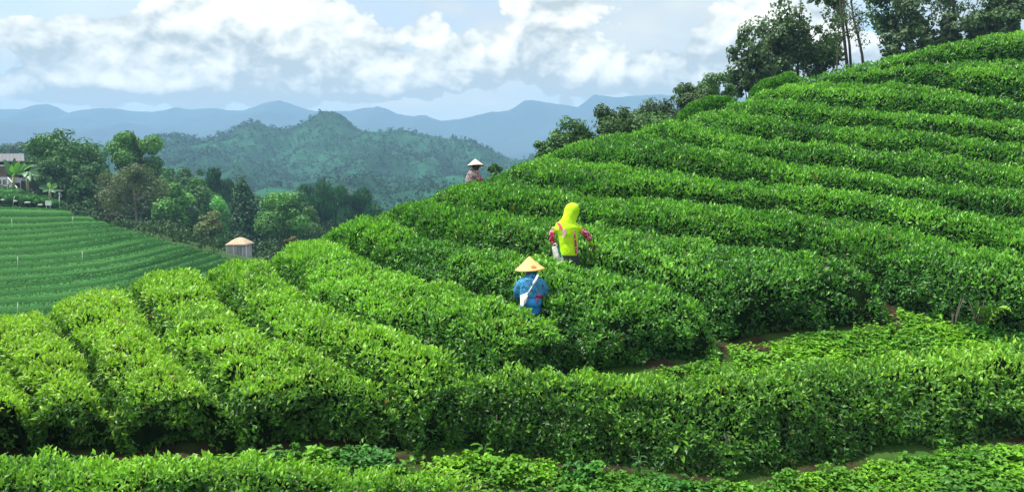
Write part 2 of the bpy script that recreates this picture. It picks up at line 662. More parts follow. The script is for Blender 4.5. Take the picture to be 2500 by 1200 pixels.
def tea_hedge(label, back, front, young=0.5, ridge=(0, 0), cap0=False, cap1=True, group='untrimmed tea hedges on the near hill', dens=1.0, nz=0, lime=0.0, rf=0.55, gap=0.15):
    B = world_line(back, ridge[0])
    Fr = world_line(front, ridge[1])
    P3 = loft(B, Fr, T, HD, 0.16 + gap * 1.4, rf, 0.5, 0.40, 0.095, 0.14, 20, cap0, cap1, nz, gap, 0.10)
    n, m, _ = P3.shape
    Q = P3.reshape(-1, 3)
    axis = P3.mean(1)
    i0 = np.clip(np.arange(n), min(4, n // 3), n - 1 - min(4, n // 3))
    axis = axis[i0]
    axis[:, 2] -= 0.12
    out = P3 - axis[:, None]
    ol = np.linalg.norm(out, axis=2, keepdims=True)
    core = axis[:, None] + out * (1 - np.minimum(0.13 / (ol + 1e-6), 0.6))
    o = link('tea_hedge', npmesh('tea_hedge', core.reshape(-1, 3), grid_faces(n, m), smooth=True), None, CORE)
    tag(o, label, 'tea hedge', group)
    ii = ((Q[:, 0] + 15) * 10).astype(int)
    jj = ((Q[:, 1] - 3) * 10).astype(int)
    ok = (ii > 0) & (ii < 398) & (jj > 0) & (jj < 398)
    for dx in (-1, 0, 1):
        for dy in (-1, 0, 1):
            FOOT[ii[ok] + dx, jj[ok] + dy] = True
    # leaves
    a, b, c, d = P3[:-1, :-1], P3[1:, :-1], P3[1:, 1:], P3[:-1, 1:]
    cr = np.cross(c - a, d - b)
    area = 0.5 * np.linalg.norm(cr, axis=2)
    nrm = unit(cr)
    cen = 0.25 * (a + b + c + d)
    sg = np.sign((nrm * unit(cen - 0.5 * (axis[:-1] + axis[1:])[:, None])).sum(2, keepdims=True))
    nrm = nrm * np.where(sg == 0, 1, sg)
    dist = np.linalg.norm(cen, axis=2)
    face = -(nrm * unit(cen)).sum(2)
    rho = np.clip(2000 * (9.0 / dist) ** 1.15, 450, 2200) * np.where(face > -0.05, 1.0, 0.3) * dens
    rho = rho * np.where(nrm[..., 2] < 0.5, 1.7, 1.0)
    px = cen[..., 0] / cen[..., 1] * F_PX + CX
    rho = rho * np.where((px < -400) | (px > 2950), 0.35, 1.0)
    cnt = rng.poisson(area * rho)
    idx = np.repeat(np.arange(cnt.size), cnt.ravel())
    k = len(idx)
    u, v = rng.rand(k, 1), rng.rand(k, 1)
    f = lambda A: A.reshape(-1, 3)[idx]
    P = (f(a) * (1 - u) + f(b) * u) * (1 - v) + (f(d) * (1 - u) + f(c) * u) * v
    N = f(nrm)
    dd = np.linalg.norm(P, axis=1)
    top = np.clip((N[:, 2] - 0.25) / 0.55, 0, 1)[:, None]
    clump = vnoise(P, 4.5, 5 + nz, 2)
    patch = vnoise(P, 0.8, 9 + nz, 2)
    rnd = rng.randn(k, 3)
    rnd = unit(rnd)
    D = N * 0.5 + rnd * 0.72 + np.array([0, 0, 1.0]) * (0.75 * top - 0.12)
    D = unit(D)
    lift = (clump - 0.57) * 0.25 + rng.rand(k) * 0.06 * (0.4 + top[:, 0])
    lift -= 0.05 * rng.rand(k)
    P = P + N * lift[:, None] - D * 0.02
    L = (0.046 + 0.036 * rng.rand(k)) * (dd / 9.0) ** 0.36
    L *= np.where(rng.rand(k) < 0.06, 1.35, 1.0)
    Wd = L * (0.36 + 0.14 * rng.rand(k))
    Nn = N + rng.randn(k, 3) * 0.55
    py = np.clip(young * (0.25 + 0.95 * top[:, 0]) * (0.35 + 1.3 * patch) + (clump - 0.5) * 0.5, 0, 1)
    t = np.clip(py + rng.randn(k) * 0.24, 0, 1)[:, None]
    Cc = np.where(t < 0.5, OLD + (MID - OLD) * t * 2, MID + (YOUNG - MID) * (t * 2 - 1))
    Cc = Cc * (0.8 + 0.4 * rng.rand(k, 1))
    Cc[:, 0] *= 1 + lime * 1.6
    olive = np.clip((vnoise(P, 2.6, 55 + nz, 2) - 0.52) * 3, 0, 1)[:, None] * (rng.rand(k, 1) < 0.5)
    Cc = Cc * (1 - olive * 0.35) + olive * np.array((0.022, 0.03, 0.002))
    old = rng.rand(k, 1) < 0.006
    Cc = np.where(old, np.array((0.20, 0.13, 0.03)), Cc)
    near = dd < 14.5
    for sel, det in ((near, True), (~near, False)):
        if sel.sum() < 5:
            continue
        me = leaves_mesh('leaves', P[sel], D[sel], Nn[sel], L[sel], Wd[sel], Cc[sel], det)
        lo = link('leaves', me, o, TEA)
        lo['kind'] = 'stuff'
        hedge_stats[0] += len(me.polygons)
    return o


R0 = [(1985, 180), (2100, 152), (2200, 132), (2300, 112), (2400, 88), (2500, 67), (2700, 35), (3250, -44)]
R1 = [(1985, 192), (2090, 182), (2200, 166), (2300, 146), (2400, 133), (2500, 131), (2700, 135), (3250, 145)]
R2 = [(1935, 206), (2050, 203), (2130, 198), (2230, 196), (2300, 203), (2400, 222), (2500, 240), (2700, 262), (3250, 316)]
R3 = [(1830, 243), (1900, 246), (1990, 251), (2070, 259), (2150, 266), (2300, 277), (2400, 283), (2500, 291), (2700, 305), (3250, 340)]
R4 = [(1765, 270), (1830, 281), (1900, 289), (2000, 296), (2100, 304), (2233, 318), (2383, 337), (2500, 352), (2700, 372), (3250, 422)]
R5 = [(1690, 293), (1750, 311), (1827, 328), (1900, 337), (2060, 352), (2200, 365), (2300, 374), (2400, 388), (2500, 405), (2700, 430), (3250, 492)]
R6 = [(1560, 322), (1620, 335), (1683, 350), (1750, 367), (1800, 377), (1900, 388), (2000, 401), (2183, 427), (2317, 444), (2500, 462), (2700, 482), (3250, 532)]
R7 = [(1340, 392), (1400, 390), (1450, 393), (1520, 395), (1600, 402), (1700, 420), (1800, 433), (1900, 447), (2000, 461), (2100, 469), (2233, 486), (2317, 504), (2400, 521), (2500, 533), (2700, 555), (3250, 609)]
R8 = [(1205, 430), (1260, 440), (1330, 453), (1400, 470), (1467, 478), (1550, 476), (1650, 485), (1767, 497), (1900, 504), (2000, 514), (2125, 531), (2230, 551), (2320, 576), (2400, 599), (2500, 616), (2700, 650), (3250, 734)]
R9 = [(1050, 487), (1087, 498), (1167, 515), (1250, 525), (1333, 535), (1450, 550), (1550, 560), (1650, 573), (1733, 581), (1800, 590), (1900, 603), (2050, 616), (2117, 634), (2167, 655), (2192, 690)]
R10 = [(925, 517), (1010, 546), (1100, 584), (1180, 600), (1250, 610), (1320, 620), (1420, 645), (1500, 657), (1570, 682), (1650, 698), (1700, 714), (1767, 745), (1785, 780)]
R11 = [(770, 565), (850, 597), (910, 617), (967, 645), (1040, 668), (1120, 682), (1195, 700), (1250, 722), (1330, 755), (1370, 775), (1400, 800), (1432, 838)]
R12 = [(645, 617), (685, 650), (720, 690), (765, 724), (840, 760), (900, 775), (960, 790), (1000, 806), (1060, 828), (1120, 860), (1180, 890)]
R13 = [(490, 655), (530, 700), (560, 745), (605, 793), (655, 823), (710, 846), (780, 870), (855, 898), (945, 932), (1000, 980)]
R14 = [(315, 705), (345, 740), (375, 790), (400, 830), (440, 875), (520, 945), (570, 1000), (640, 1065, .5)]
R15 = [(115, 765), (155, 800), (180, 830), (215, 875), (250, 930), (290, 1000), (340, 1085, .5)]
R16 = [(-110, 815), (-60, 830), (0, 860), (43, 893), (70, 960), (90, 1040), (100, 1085, .5)]
R18 = [(-560, 900), (-490, 940), (-400, 1000), (-390, 1060), (-400, 1100, .5)]
R17 = [(-330, 860), (-250, 900), (-160, 960), (-140, 1040), (-150, 1090, .5)]

# the hill's own ground, under and between the hedges
gx = np.arange(-24, 34.01, 0.35)
gy = np.arange(-4, 46.01, 0.35)
GX, GY = np.meshgrid(gx, gy, indexing='ij')
GZ = np.maximum(T(GX, GY) - HD + 0.02 + (vnoise(np.stack([GX, GY, GX * 0], -1), 1.3, 3, 3) - 0.5) * 0.14, -26)
hill = link('hillside', npmesh('hillside', np.stack([GX, GY, GZ], -1).reshape(-1, 3), grid_faces(len(gx), len(gy)), smooth=True), None, SOIL)
hill['kind'] = 'structure'


def ground_z(x, y):
    return T(x, y) - HD + 0.02


tea_hedge('topmost tea hedge along the ridge under the dark trees', R0, R1, 0.55, (0, 0), cap0=True, cap1=False, nz=1)
tea_hedge('second tea hedge from the ridge top, ending at its left below the thin bare trunks', R1, R2, 0.55, (0, 1.5), cap0=True, cap1=False, nz=2)
tea_hedge('third tea hedge from the ridge top, the one under the big tree clump', R2, R3, 0.55, (2, 2), cap1=False, nz=3)
tea_hedge('fourth tea hedge from the ridge top, starting beside the small rounded ridge hedge', R3, R4, 0.52, (2, 2), cap1=False, nz=4)
tea_hedge('fifth tea hedge from the ridge top', R4, R5, 0.52, (2, 2), cap1=False, nz=5)
tea_hedge('sixth tea hedge from the ridge top, starting by the pale feathery shrub', R5, R6, 0.50, (2, 2), cap1=False, nz=6)
tea_hedge('wide tea hedge starting at the leftmost ridge shrubs, two rows above the yellow hood', R6, R7, 0.48, (2, 2), cap1=False, nz=7)
tea_hedge('tea hedge just above the yellow hooded picker, ending right of the plaid picker', R7, R8, 0.48, (2, 2.5), cap1=False, nz=8)
LONG = tea_hedge('tea hedge hiding the plaid picker and passing behind the yellow hood', R8,
          R9 + [(2205, 745, .5), (2300, 785, .55), (2400, 800, .55), (2500, 815, .55), (2700, 835, .55), (3250, 890, .55)], 0.42, (2.5, 2.5), cap1=False, nz=9)
tea_hedge('long tea hedge the yellow hooded picker reaches into, its round end above the weedy path', R9, R10 + [(1792, 808, .5)], 0.45, (2.5, 2.5), nz=10)
tea_hedge('tea hedge between the two nearest pickers with a broad rounded end', R10, R11 + [(1452, 886, .5)], 0.48, (2.5, 2.5), nz=11)
tea_hedge('tea hedge hiding the legs of the picker in blue', R11 + [(1442, 870, .5)], R12, 0.66, (2.5, 2.5), nz=12, lime=0.05, gap=0.09, rf=0.48)
tea_hedge('first tea hedge downhill of the blue picker, passing right of the small hut', R12, R13, 0.82, (2.5, 2.5), nz=13, lime=0.12, gap=0.09, rf=0.48)
tea_hedge('light green tea hedge running up towards the small hut', R13 + [(1015, 1085, .5)], R14, 0.92, (2.5, 2.5), nz=14, lime=0.16, gap=0.03, rf=0.29)
tea_hedge('light green tea hedge crossing the ridge at the lowest white stake', R14, R15, 1.0, (2.5, 2.5), nz=15, lime=0.2, gap=0.03, rf=0.29)
tea_hedge('lime green tea hedge meeting the ridge near the bottom corner of the clipped field', R15, R16, 1.05, (2.5, 2.0), nz=16, lime=0.22, gap=0.03, rf=0.29)
tea_hedge('lime green tea hedge at the left end of the slope, half out of view', R16, R17, 1.05, (1.5, 1.5), nz=17, lime=0.22, gap=0.03, rf=0.29)
tea_hedge('outermost lime green tea hedge beyond the left edge of the slope', R17, R18, 1.0, (1.0, 1.0), nz=20, lime=0.2, gap=0.03, rf=0.29)
FRONT = tea_hedge('broad front tea hedge above the bright weeds, with bare dark stems at its foot',
          [(1000, 1012), (1060, 955), (1120, 922), (1250, 895), (1450, 890), (1700, 902), (1800, 890), (2000, 860), (2200, 840), (2500, 814), (2700, 803), (3250, 780)],
          [(1010, 1070, .45), (1060, 1078, .5), (1200, 1098, .5), (1450, 1118, .5), (1700, 1146, .5), (1900, 1150, .5), (2050, 1115, .5), (2250, 1085, .5), (2500, 1065, .5), (2700, 1055, .5), (3250, 1045, .5)],
          0.60, (0, 0), cap0=True, cap1=False, nz=18, lime=0.12, rf=0.6)
tea_hedge('nearest tea hedge, cut off by the bottom edge',
          [(-600, 1098), (0, 1098), (150, 1106), (400, 1116), (700, 1122), (900, 1146), (1150, 1178), (1290, 1215)],
          [(-600, 1340, .4), (0, 1340, .4), (400, 1340, .4), (800, 1340, .4), (1150, 1330, .4)], 0.62, (0, 0), nz=19, lime=0.1)


def small_ridge_hedge(label, pts, wid, hgt, d, nz):
    """short rounded hedge standing just behind the ridge line"""
    C = np.array([at(px, py, d) for px, py in pts])
    C, Ln = resample(C, 30)
    t = np.linspace(0, 1, 30)
    r = np.clip(np.minimum(t, 1 - t) * Ln / 0.5, 0, 1)
    r = np.sqrt(1 - (1 - r) ** 2)
    ns = 12
    a = np.linspace(0, math.pi, ns)
    tx = unit(np.gradient(C, axis=0))
    sd_ = unit(np.cross(tx, [0, 0, 1.0]))
    P = C[:, None] + sd_[:, None] * (np.cos(a)[None, :] * wid * r[:, None])[..., None] + np.array([0, 0, 1.0]) * ((np.sin(a)[None, :] - 1) * hgt * (0.35 + 0.65 * r[:, None]) - (1 - r[:, None]) * hgt * 0.5)[..., None]
    P += ((vnoise(P, 2.2, nz, 2) - 0.5) * 0.28)[..., None]
    P = P - np.array([0, 0, 0.1])
    o = link('tea_hedge', npmesh('tea_hedge', P.reshape(-1, 3), grid_faces(30, ns), smooth=True), None, CORE)
    tag(o, label, 'tea hedge', 'untrimmed tea hedges on the near hill')
    k = 7500
    ui, vi = rng.rand(k) * 28.999, rng.rand(k) * (ns - 1.001)
    i, j = ui.astype(int), vi.astype(int)
    fu, fv = (ui - i)[:, None], (vi - j)[:, None]
    Q = (P[i, j] * (1 - fu) + P[i + 1, j] * fu) * (1 - fv) + (P[i, j + 1] * (1 - fu) + P[i + 1, j + 1] * fu) * fv
    N = unit(Q - (C[i] - np.array([0, 0, hgt])))
    D = unit(N * 0.6 + unit(rng.randn(k, 3)) * 0.7 + np.array([0, 0, 0.35]))
    L = 0.08 + 0.06 * rng.rand(k)
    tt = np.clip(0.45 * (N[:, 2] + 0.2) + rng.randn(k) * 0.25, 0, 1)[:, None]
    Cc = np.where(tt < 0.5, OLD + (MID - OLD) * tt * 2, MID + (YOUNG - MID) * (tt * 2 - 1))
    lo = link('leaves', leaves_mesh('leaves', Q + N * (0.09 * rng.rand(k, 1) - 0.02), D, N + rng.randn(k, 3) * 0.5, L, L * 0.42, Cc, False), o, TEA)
    lo['kind'] = 'stuff'


small_ridge_hedge('short rounded tea hedge alone on the ridge below the low shrubs', [(1655, 272), (1690, 250), (1740, 231), (1800, 232)], 0.5, 0.6, 27.0, 41)
small_ridge_hedge('short rounded tea hedge on the ridge under the big dark trees', [(1835, 212), (1870, 192), (1920, 181), (1965, 184)], 0.5, 0.55, 28.0, 42)

# ------------------------------------------------------------------ far field of clipped tea
FCP = [(0, 780, 50), (0, 715, 54.5), (0, 640, 61), (0, 570, 68), (0, 520, 73.5), (0, 497, 76), (150, 760, 50.5), (300, 700, 54), (300, 640, 60), (200, 560, 69), (150, 508, 76), (280, 545, 72),
       (430, 592, 67), (550, 622, 64), (400, 640, 60), (-250, 780, 50), (-250, 497, 76), (100, 690, 56), (-250, 640, 61), (600, 660, 60)]
Fpts = [at(*p) for p in FCP]
FS = TPS(Fpts, 0.1)


def fline(pts):
    q = []
    for i in range(len(pts) - 1):
        a, b = pts[i], pts[i + 1]
        n = max(1, int(math.hypot(b[0] - a[0], b[1] - a[1]) / 15))
        q += [(a[0] + (b[0] - a[0]) * k / n, a[1] + (b[1] - a[1]) * k / n) for k in range(n)]
    q.append(pts[-1])
    out = []
    for px, py in q:
        d = np.arange(40, 90, 0.1)
        P = d[:, None] * ray(px, py)[None]
        g = P[:, 2] - FS(P[:, 0], P[:, 1])
        k = np.nonzero(g < 0)[0]
        out.append(P[k[0] if len(k) else int(np.argmin(g)), :2])
    P = np.array(out)
    for _ in range(3):
        P[1:-1] = 0.25 * P[:-2] + 0.5 * P[1:-1] + 0.25 * P[2:]
    return P


FL = [[(-120, 497), (0, 497), (100, 500), (150, 509)],
      [(-120, 520), (0, 522), (100, 523), (195, 521)],
      [(-120, 536), (0, 537), (100, 537), (170, 533), (247, 536)],
      [(-120, 556), (0, 554), (100, 552), (167, 546), (280, 545)],
      [(-120, 571), (0, 568), (100, 563), (187, 555), (297, 551)],
      [(-120, 587), (0, 583), (93, 578), (200, 568), (318, 558)],
      [(-120, 601), (0, 598), (100, 595), (200, 584), (283, 573), (355, 568)],
      [(-120, 618), (0, 614), (117, 608), (217, 596), (317, 579), (385, 577)],
      [(-120, 638), (0, 633), (100, 628), (200, 620), (283, 607), (345, 592), (408, 583)],
      [(-120, 653), (0, 648), (133, 640), (233, 628), (333, 609), (390, 594), (435, 590)],
      [(-120, 670), (0, 664), (133, 657), (267, 642), (367, 621), (433, 603), (465, 599)],
      [(-120, 690), (0, 683), (100, 677), (233, 663), (333, 647), (433, 620), (487, 604)],
      [(-120, 707), (0, 699), (133, 685), (267, 668), (400, 637), (465, 616), (510, 609)],
      [(-120, 723), (0, 715), (150, 702), (300, 680), (433, 642), (530, 615)],
      [(-120, 742), (0, 735), (133, 728), (267, 707), (367, 682), (480, 645), (552, 622)],
      [(-120, 766), (0, 759), (100, 753), (200, 738), (300, 717), (420, 680), (575, 632)],
      [(-120, 787), (0, 780), (67, 776), (200, 760), (330, 735), (450, 700), (600, 650)],
      [(-120, 812), (0, 806), (100, 800), (230, 783), (350, 757), (480, 720), (620, 672)]]
ORD = ['topmost', 'second', 'third', 'fourth', 'fifth', 'sixth', 'seventh', 'eighth', 'ninth', 'tenth', 'eleventh', 'twelfth', 'thirteenth', 'fourteenth', 'fifteenth', 'sixteenth', 'lowest']
flines = [fline(l) for l in FL]
FCOL = np.array((0.048, 0.160, 0.034))
for i in range(len(FL) - 1):
    P3 = loft(flines[i], flines[i + 1], FS, 0.85, 0.4, 0.45, 0.6, 0.6, 0.02, 0.3, 22, False, True, 100 + i, 0.45)
    n, m, _ = P3.shape
    Q = P3.reshape(-1, 3)
    o = link('clipped_tea_hedge', npmesh('clipped_tea_hedge', Q, grid_faces(n, m), smooth=True), None, TRIM)
    tag(o, ORD[i] + ' clipped tea hedge of the far field, counted from the house side', 'tea hedge', 'clipped tea hedges in the far field')
    # short clipped shoots standing on it
    k = 3000
    ui, vi = rng.rand(k) * (n - 1.001), (0.32 + 0.44 * rng.rand(k)) * (m - 1.001)
    a_, b_ = ui.astype(int), vi.astype(int)
    fu, fv = (ui - a_)[:, None], (vi - b_)[:, None]
    B = (P3[a_, b_] * (1 - fu) + P3[a_ + 1, b_] * fu) * (1 - fv) + (P3[a_, b_ + 1] * (1 - fu) + P3[a_ + 1, b_ + 1] * fu) * fv
    D = unit(np.array([0, 0, 1.0]) + rng.randn(k, 3) * 0.6)
    Cc = FCOL * (0.6 + 0.9 * rng.rand(k, 1)) * (0.75 + 0.5 * vnoise(B, 0.5, 8, 2))[:, None]
    L = 0.06 + 0.06 * rng.rand(k)
    lo = link('leaves', leaves_mesh('leaves', B - D * 0.03, D, rng.randn(k, 3) + [0, -0.5, 0.5], L, L * 0.7, Cc, False), o, TREELEAF)
    lo['kind'] = 'stuff'

# ------------------------------------------------------------------ valley ground, hills, mountains
vp = []
for px, py, d in FCP:
    p = at(px, py, d)
    vp.append((p[0], p[1], p[2] - 0.55))
for px, py, d in ((30, 498, 82), (-20, 478, 90), (-150, 478, 90), (150, 525, 86), (250, 565, 86), (350, 595, 84), (430, 612, 82), (507, 604, 78), (560, 645, 80), (700, 660, 88), (850, 640, 100), (100, 508, 92), (150, 522, 120), (350, 565, 120), (550, 585, 120), (850, 565, 120), (300, 600, 100), (480, 620, 100)):
    vp.append(tuple(at(px, py, d)))
for x, y, z in ((-30, 160, -9), (0, 160, -10), (40, 150, -10), (-90, 200, -8), (0, 200, -11), (90, 200, -11),
                (-120, 80, -3), (-100, 50, -7), (-60, 30, -10), (-10, 45, -12), (15, 60, -13), (60, 60, -13), (100, 100, -13), (0, 300, -14), (150, 300, -14), (-150, 300, -10), (100, 20, -15), (-120, 20, -12)):
    vp.append((x, y, z))
VS = TPS(vp, 0.5)
vx = np.arange(-170, 170.1, 3.0)
vy = np.arange(24, 330.1, 3.0)
VX, VY = np.meshgrid(vx, vy, indexing='ij')
VZ = VS(VX, VY)
edge = np.clip(np.minimum.reduce([VX + 170, 170 - VX, VY - 24, 330 - VY]) / 25, 0, 1)
VZ = VZ * edge + (-24) * (1 - edge)
GRASS = mat('undergrowth', (0.035, 0.075, 0.018), 0.95, 0.5, 0.6, 0.1, bump=0.5)
val = link('valley_ground', npmesh('valley_ground', np.stack([VX, VY, VZ], -1).reshape(-1, 3), grid_faces(len(vx), len(vy)), smooth=True), None, GRASS)
val['kind'] = 'structure'
me = MB().add([(-3780, -240, -23), (3780, -240, -23), (3780, 2850, -23), (-3780, 2850, -23)], [(0, 1, 2, 3)]).mesh('ground')
gr = link('ground', me, None, GRASS)
gr['kind'] = 'structure'


def ridge_hill(name, prof, d0, front, back, amp, nscale, mat_, seed, xs, nx, ny, zbase, curve=1.2):
    """a hill whose crest follows prof (pixel outline) at distance d0"""
    cp = np.array([at(px, py, d0) for px, py in prof])
    X = np.linspace(xs[0], xs[1], nx)
    zc = np.interp(X, cp[:, 0], cp[:, 2])
    zc = zc + (vnoise(np.stack([X, X * 0, X * 0 + seed], 1), 30.0 / d0, seed, 4) - 0.5) * d0 * 0.0075
    Y = np.concatenate([np.linspace(front, d0, ny), np.linspace(d0, back, ny // 3)[1:]])
    XX, YY = np.meshgrid(X, Y, indexing='ij')
    s = np.where(YY < d0, (YY - front) / (d0 - front), (back - YY) / (back - d0))
    P = np.stack([XX, YY, XX * 0], -1)
    warp = (vnoise(P, nscale, seed, 3) - 0.5) * amp * 0.012
    spur = np.abs(vnoise(P * np.array([1, 0.45, 1]), nscale * 1.6, seed + 5, 4) - 0.5) * 2
    s2 = np.clip(s + warp * (1 - s) * 2, 0, 1) ** curve
    Z = zbase + (zc[:, None] - zbase) * s2
    Z = Z - spur * amp * np.clip(4 * s2 * (1 - s2), 0, 1) - (vnoise(P, nscale * 4, seed + 2, 3) - 0.5) * amp * 0.25 * (s < 0.97)
    V = np.stack([XX, YY, Z], -1)
    o = link(name, npmesh(name, V.reshape(-1, 3), grid_faces(nx, len(Y)), smooth=True), None, mat_)
    o['kind'] = 'structure'
    return V


HILLM = mat('hill_scrub', (0.014, 0.066, 0.030), 0.95, 0.55, 0.02, 0.1, coord='Object')
PROF = [(-700, 385), (-200, 368), (0, 356), (60, 358), (140, 362), (210, 352), (260, 370), (320, 380), (370, 354), (410, 336), (440, 330), (490, 339), (540, 336), (590, 318), (615, 304), (635, 298), (660, 309), (700, 316), (735, 306), (760, 293), (790, 280), (820, 277), (845, 284),
        (865, 308), (890, 323), (940, 323), (985, 314), (1030, 327), (1060, 335), (1100, 343), (1140, 344), (1165, 350), (1190, 362), (1230, 380), (1270, 392), (1310, 386), (1350, 398), (1420, 420), (1600, 440), (2000, 440), (3200, 430)]
HV = ridge_hill('wooded_hill', PROF, 680, 300, 900, 44, 0.011, HILLM, 3, (-620, 900), 330, 90, -16)
FARM = mat('mountain_forest', (0.025, 0.045, 0.04), 0.95, 0.4, 0.004, 0.1)
FPROF = [(-900, 275), (-300, 262), (-60, 270), (0, 265), (60, 271), (100, 259), (125, 258), (150, 266), (178, 281), (215, 275), (260, 268), (330, 269), (380, 274), (440, 266), (480, 270), (520, 266), (560, 268), (600, 269), (640, 256), (670, 250), (690, 246), (715, 252), (745, 263), (775, 270),
         (860, 274), (900, 264), (925, 258), (945, 263), (975, 277), (1010, 284), (1040, 279), (1080, 293), (1140, 288), (1180, 281), (1240, 268), (1280, 249), (1300, 250), (1340, 256), (1380, 262), (1408, 266), (1430, 252), (1448, 238), (1560, 236), (1660, 233), (1800, 240), (2000, 255), (3500, 260)]
ridge_hill('mountain', FPROF, 2300, 1350, 2820, 50, 0.0026, FARM, 8, (-2800, 3650), 1200, 40, -24, 1.1)


def leafy_canopy():
    """the wood on the far hill: one mass of crowns"""
    n, m, _ = HV.shape
    ny = 90
    k = 46000
    ui, vi = rng.rand(k) * (n - 1.01), rng.rand(k) * (ny - 1.5)
    i, j = ui.astype(int), vi.astype(int)
    fu, fv = (ui - i)[:, None], (vi - j)[:, None]
    Cn = (HV[i, j] * (1 - fu) + HV[i + 1, j] * fu) * (1 - fv) + (HV[i, j + 1] * (1 - fu) + HV[i + 1, j + 1] * fu) * fv
    px = Cn[:, 0] / Cn[:, 1] * F_PX + CX
    den = vnoise(Cn, 0.012, 21, 3)
    ok = (px > -60) & (px < 1480) & (rng.rand(k) < np.clip((den - 0.22) * 5, 0.42, 1))
    Cn = Cn[ok]
    k = len(Cn)
    r = (0.9 + 1.3 * rng.rand(k) ** 1.7) * (0.8 + 0.4 * (Cn[:, 1] / 680))
    q = 8
    dirs = unit(rng.randn(k, q, 3) + np.array([0, -0.35, 0.55]))
    P = Cn[:, None] + dirs * (r[:, None, None] * np.array([1, 1, 1.15])) * (0.75 + 0.3 * rng.rand(k, q, 1)) + np.array([0, 0, 0.7]) * r[:, None, None]
    P = P.reshape(-1, 3)
    N = dirs.reshape(-1, 3)
    D = unit(np.cross(N, rng.randn(len(N), 3)))
    L = np.repeat(r, q) * (0.5 + 0.45 * rng.rand(len(N)))
    tone = (0.75 + 0.5 * rng.rand(k, 1)) * np.array((0.014, 0.074, 0.034)) + np.clip((vnoise(Cn * np.array([1, 0.5, 1.6]), 0.014, 4, 3)[:, None] - 0.5) * 5, 0, 1) * np.array((0.013, 0.038, 0.004))
    Cc = np.repeat(tone, q, 0) * (0.82 + 0.36 * rng.rand(len(N), 1))
    o = link('forest', leaves_mesh('forest', P - D * L[:, None] * 0.5, D, N, L, L * 0.9, Cc, False), None, CANOPY)
    tag(o, 'wood covering the far hill in front of the blue mountains', 'forest', None, 'stuff')


leafy_canopy()

# ------------------------------------------------------------------ trees


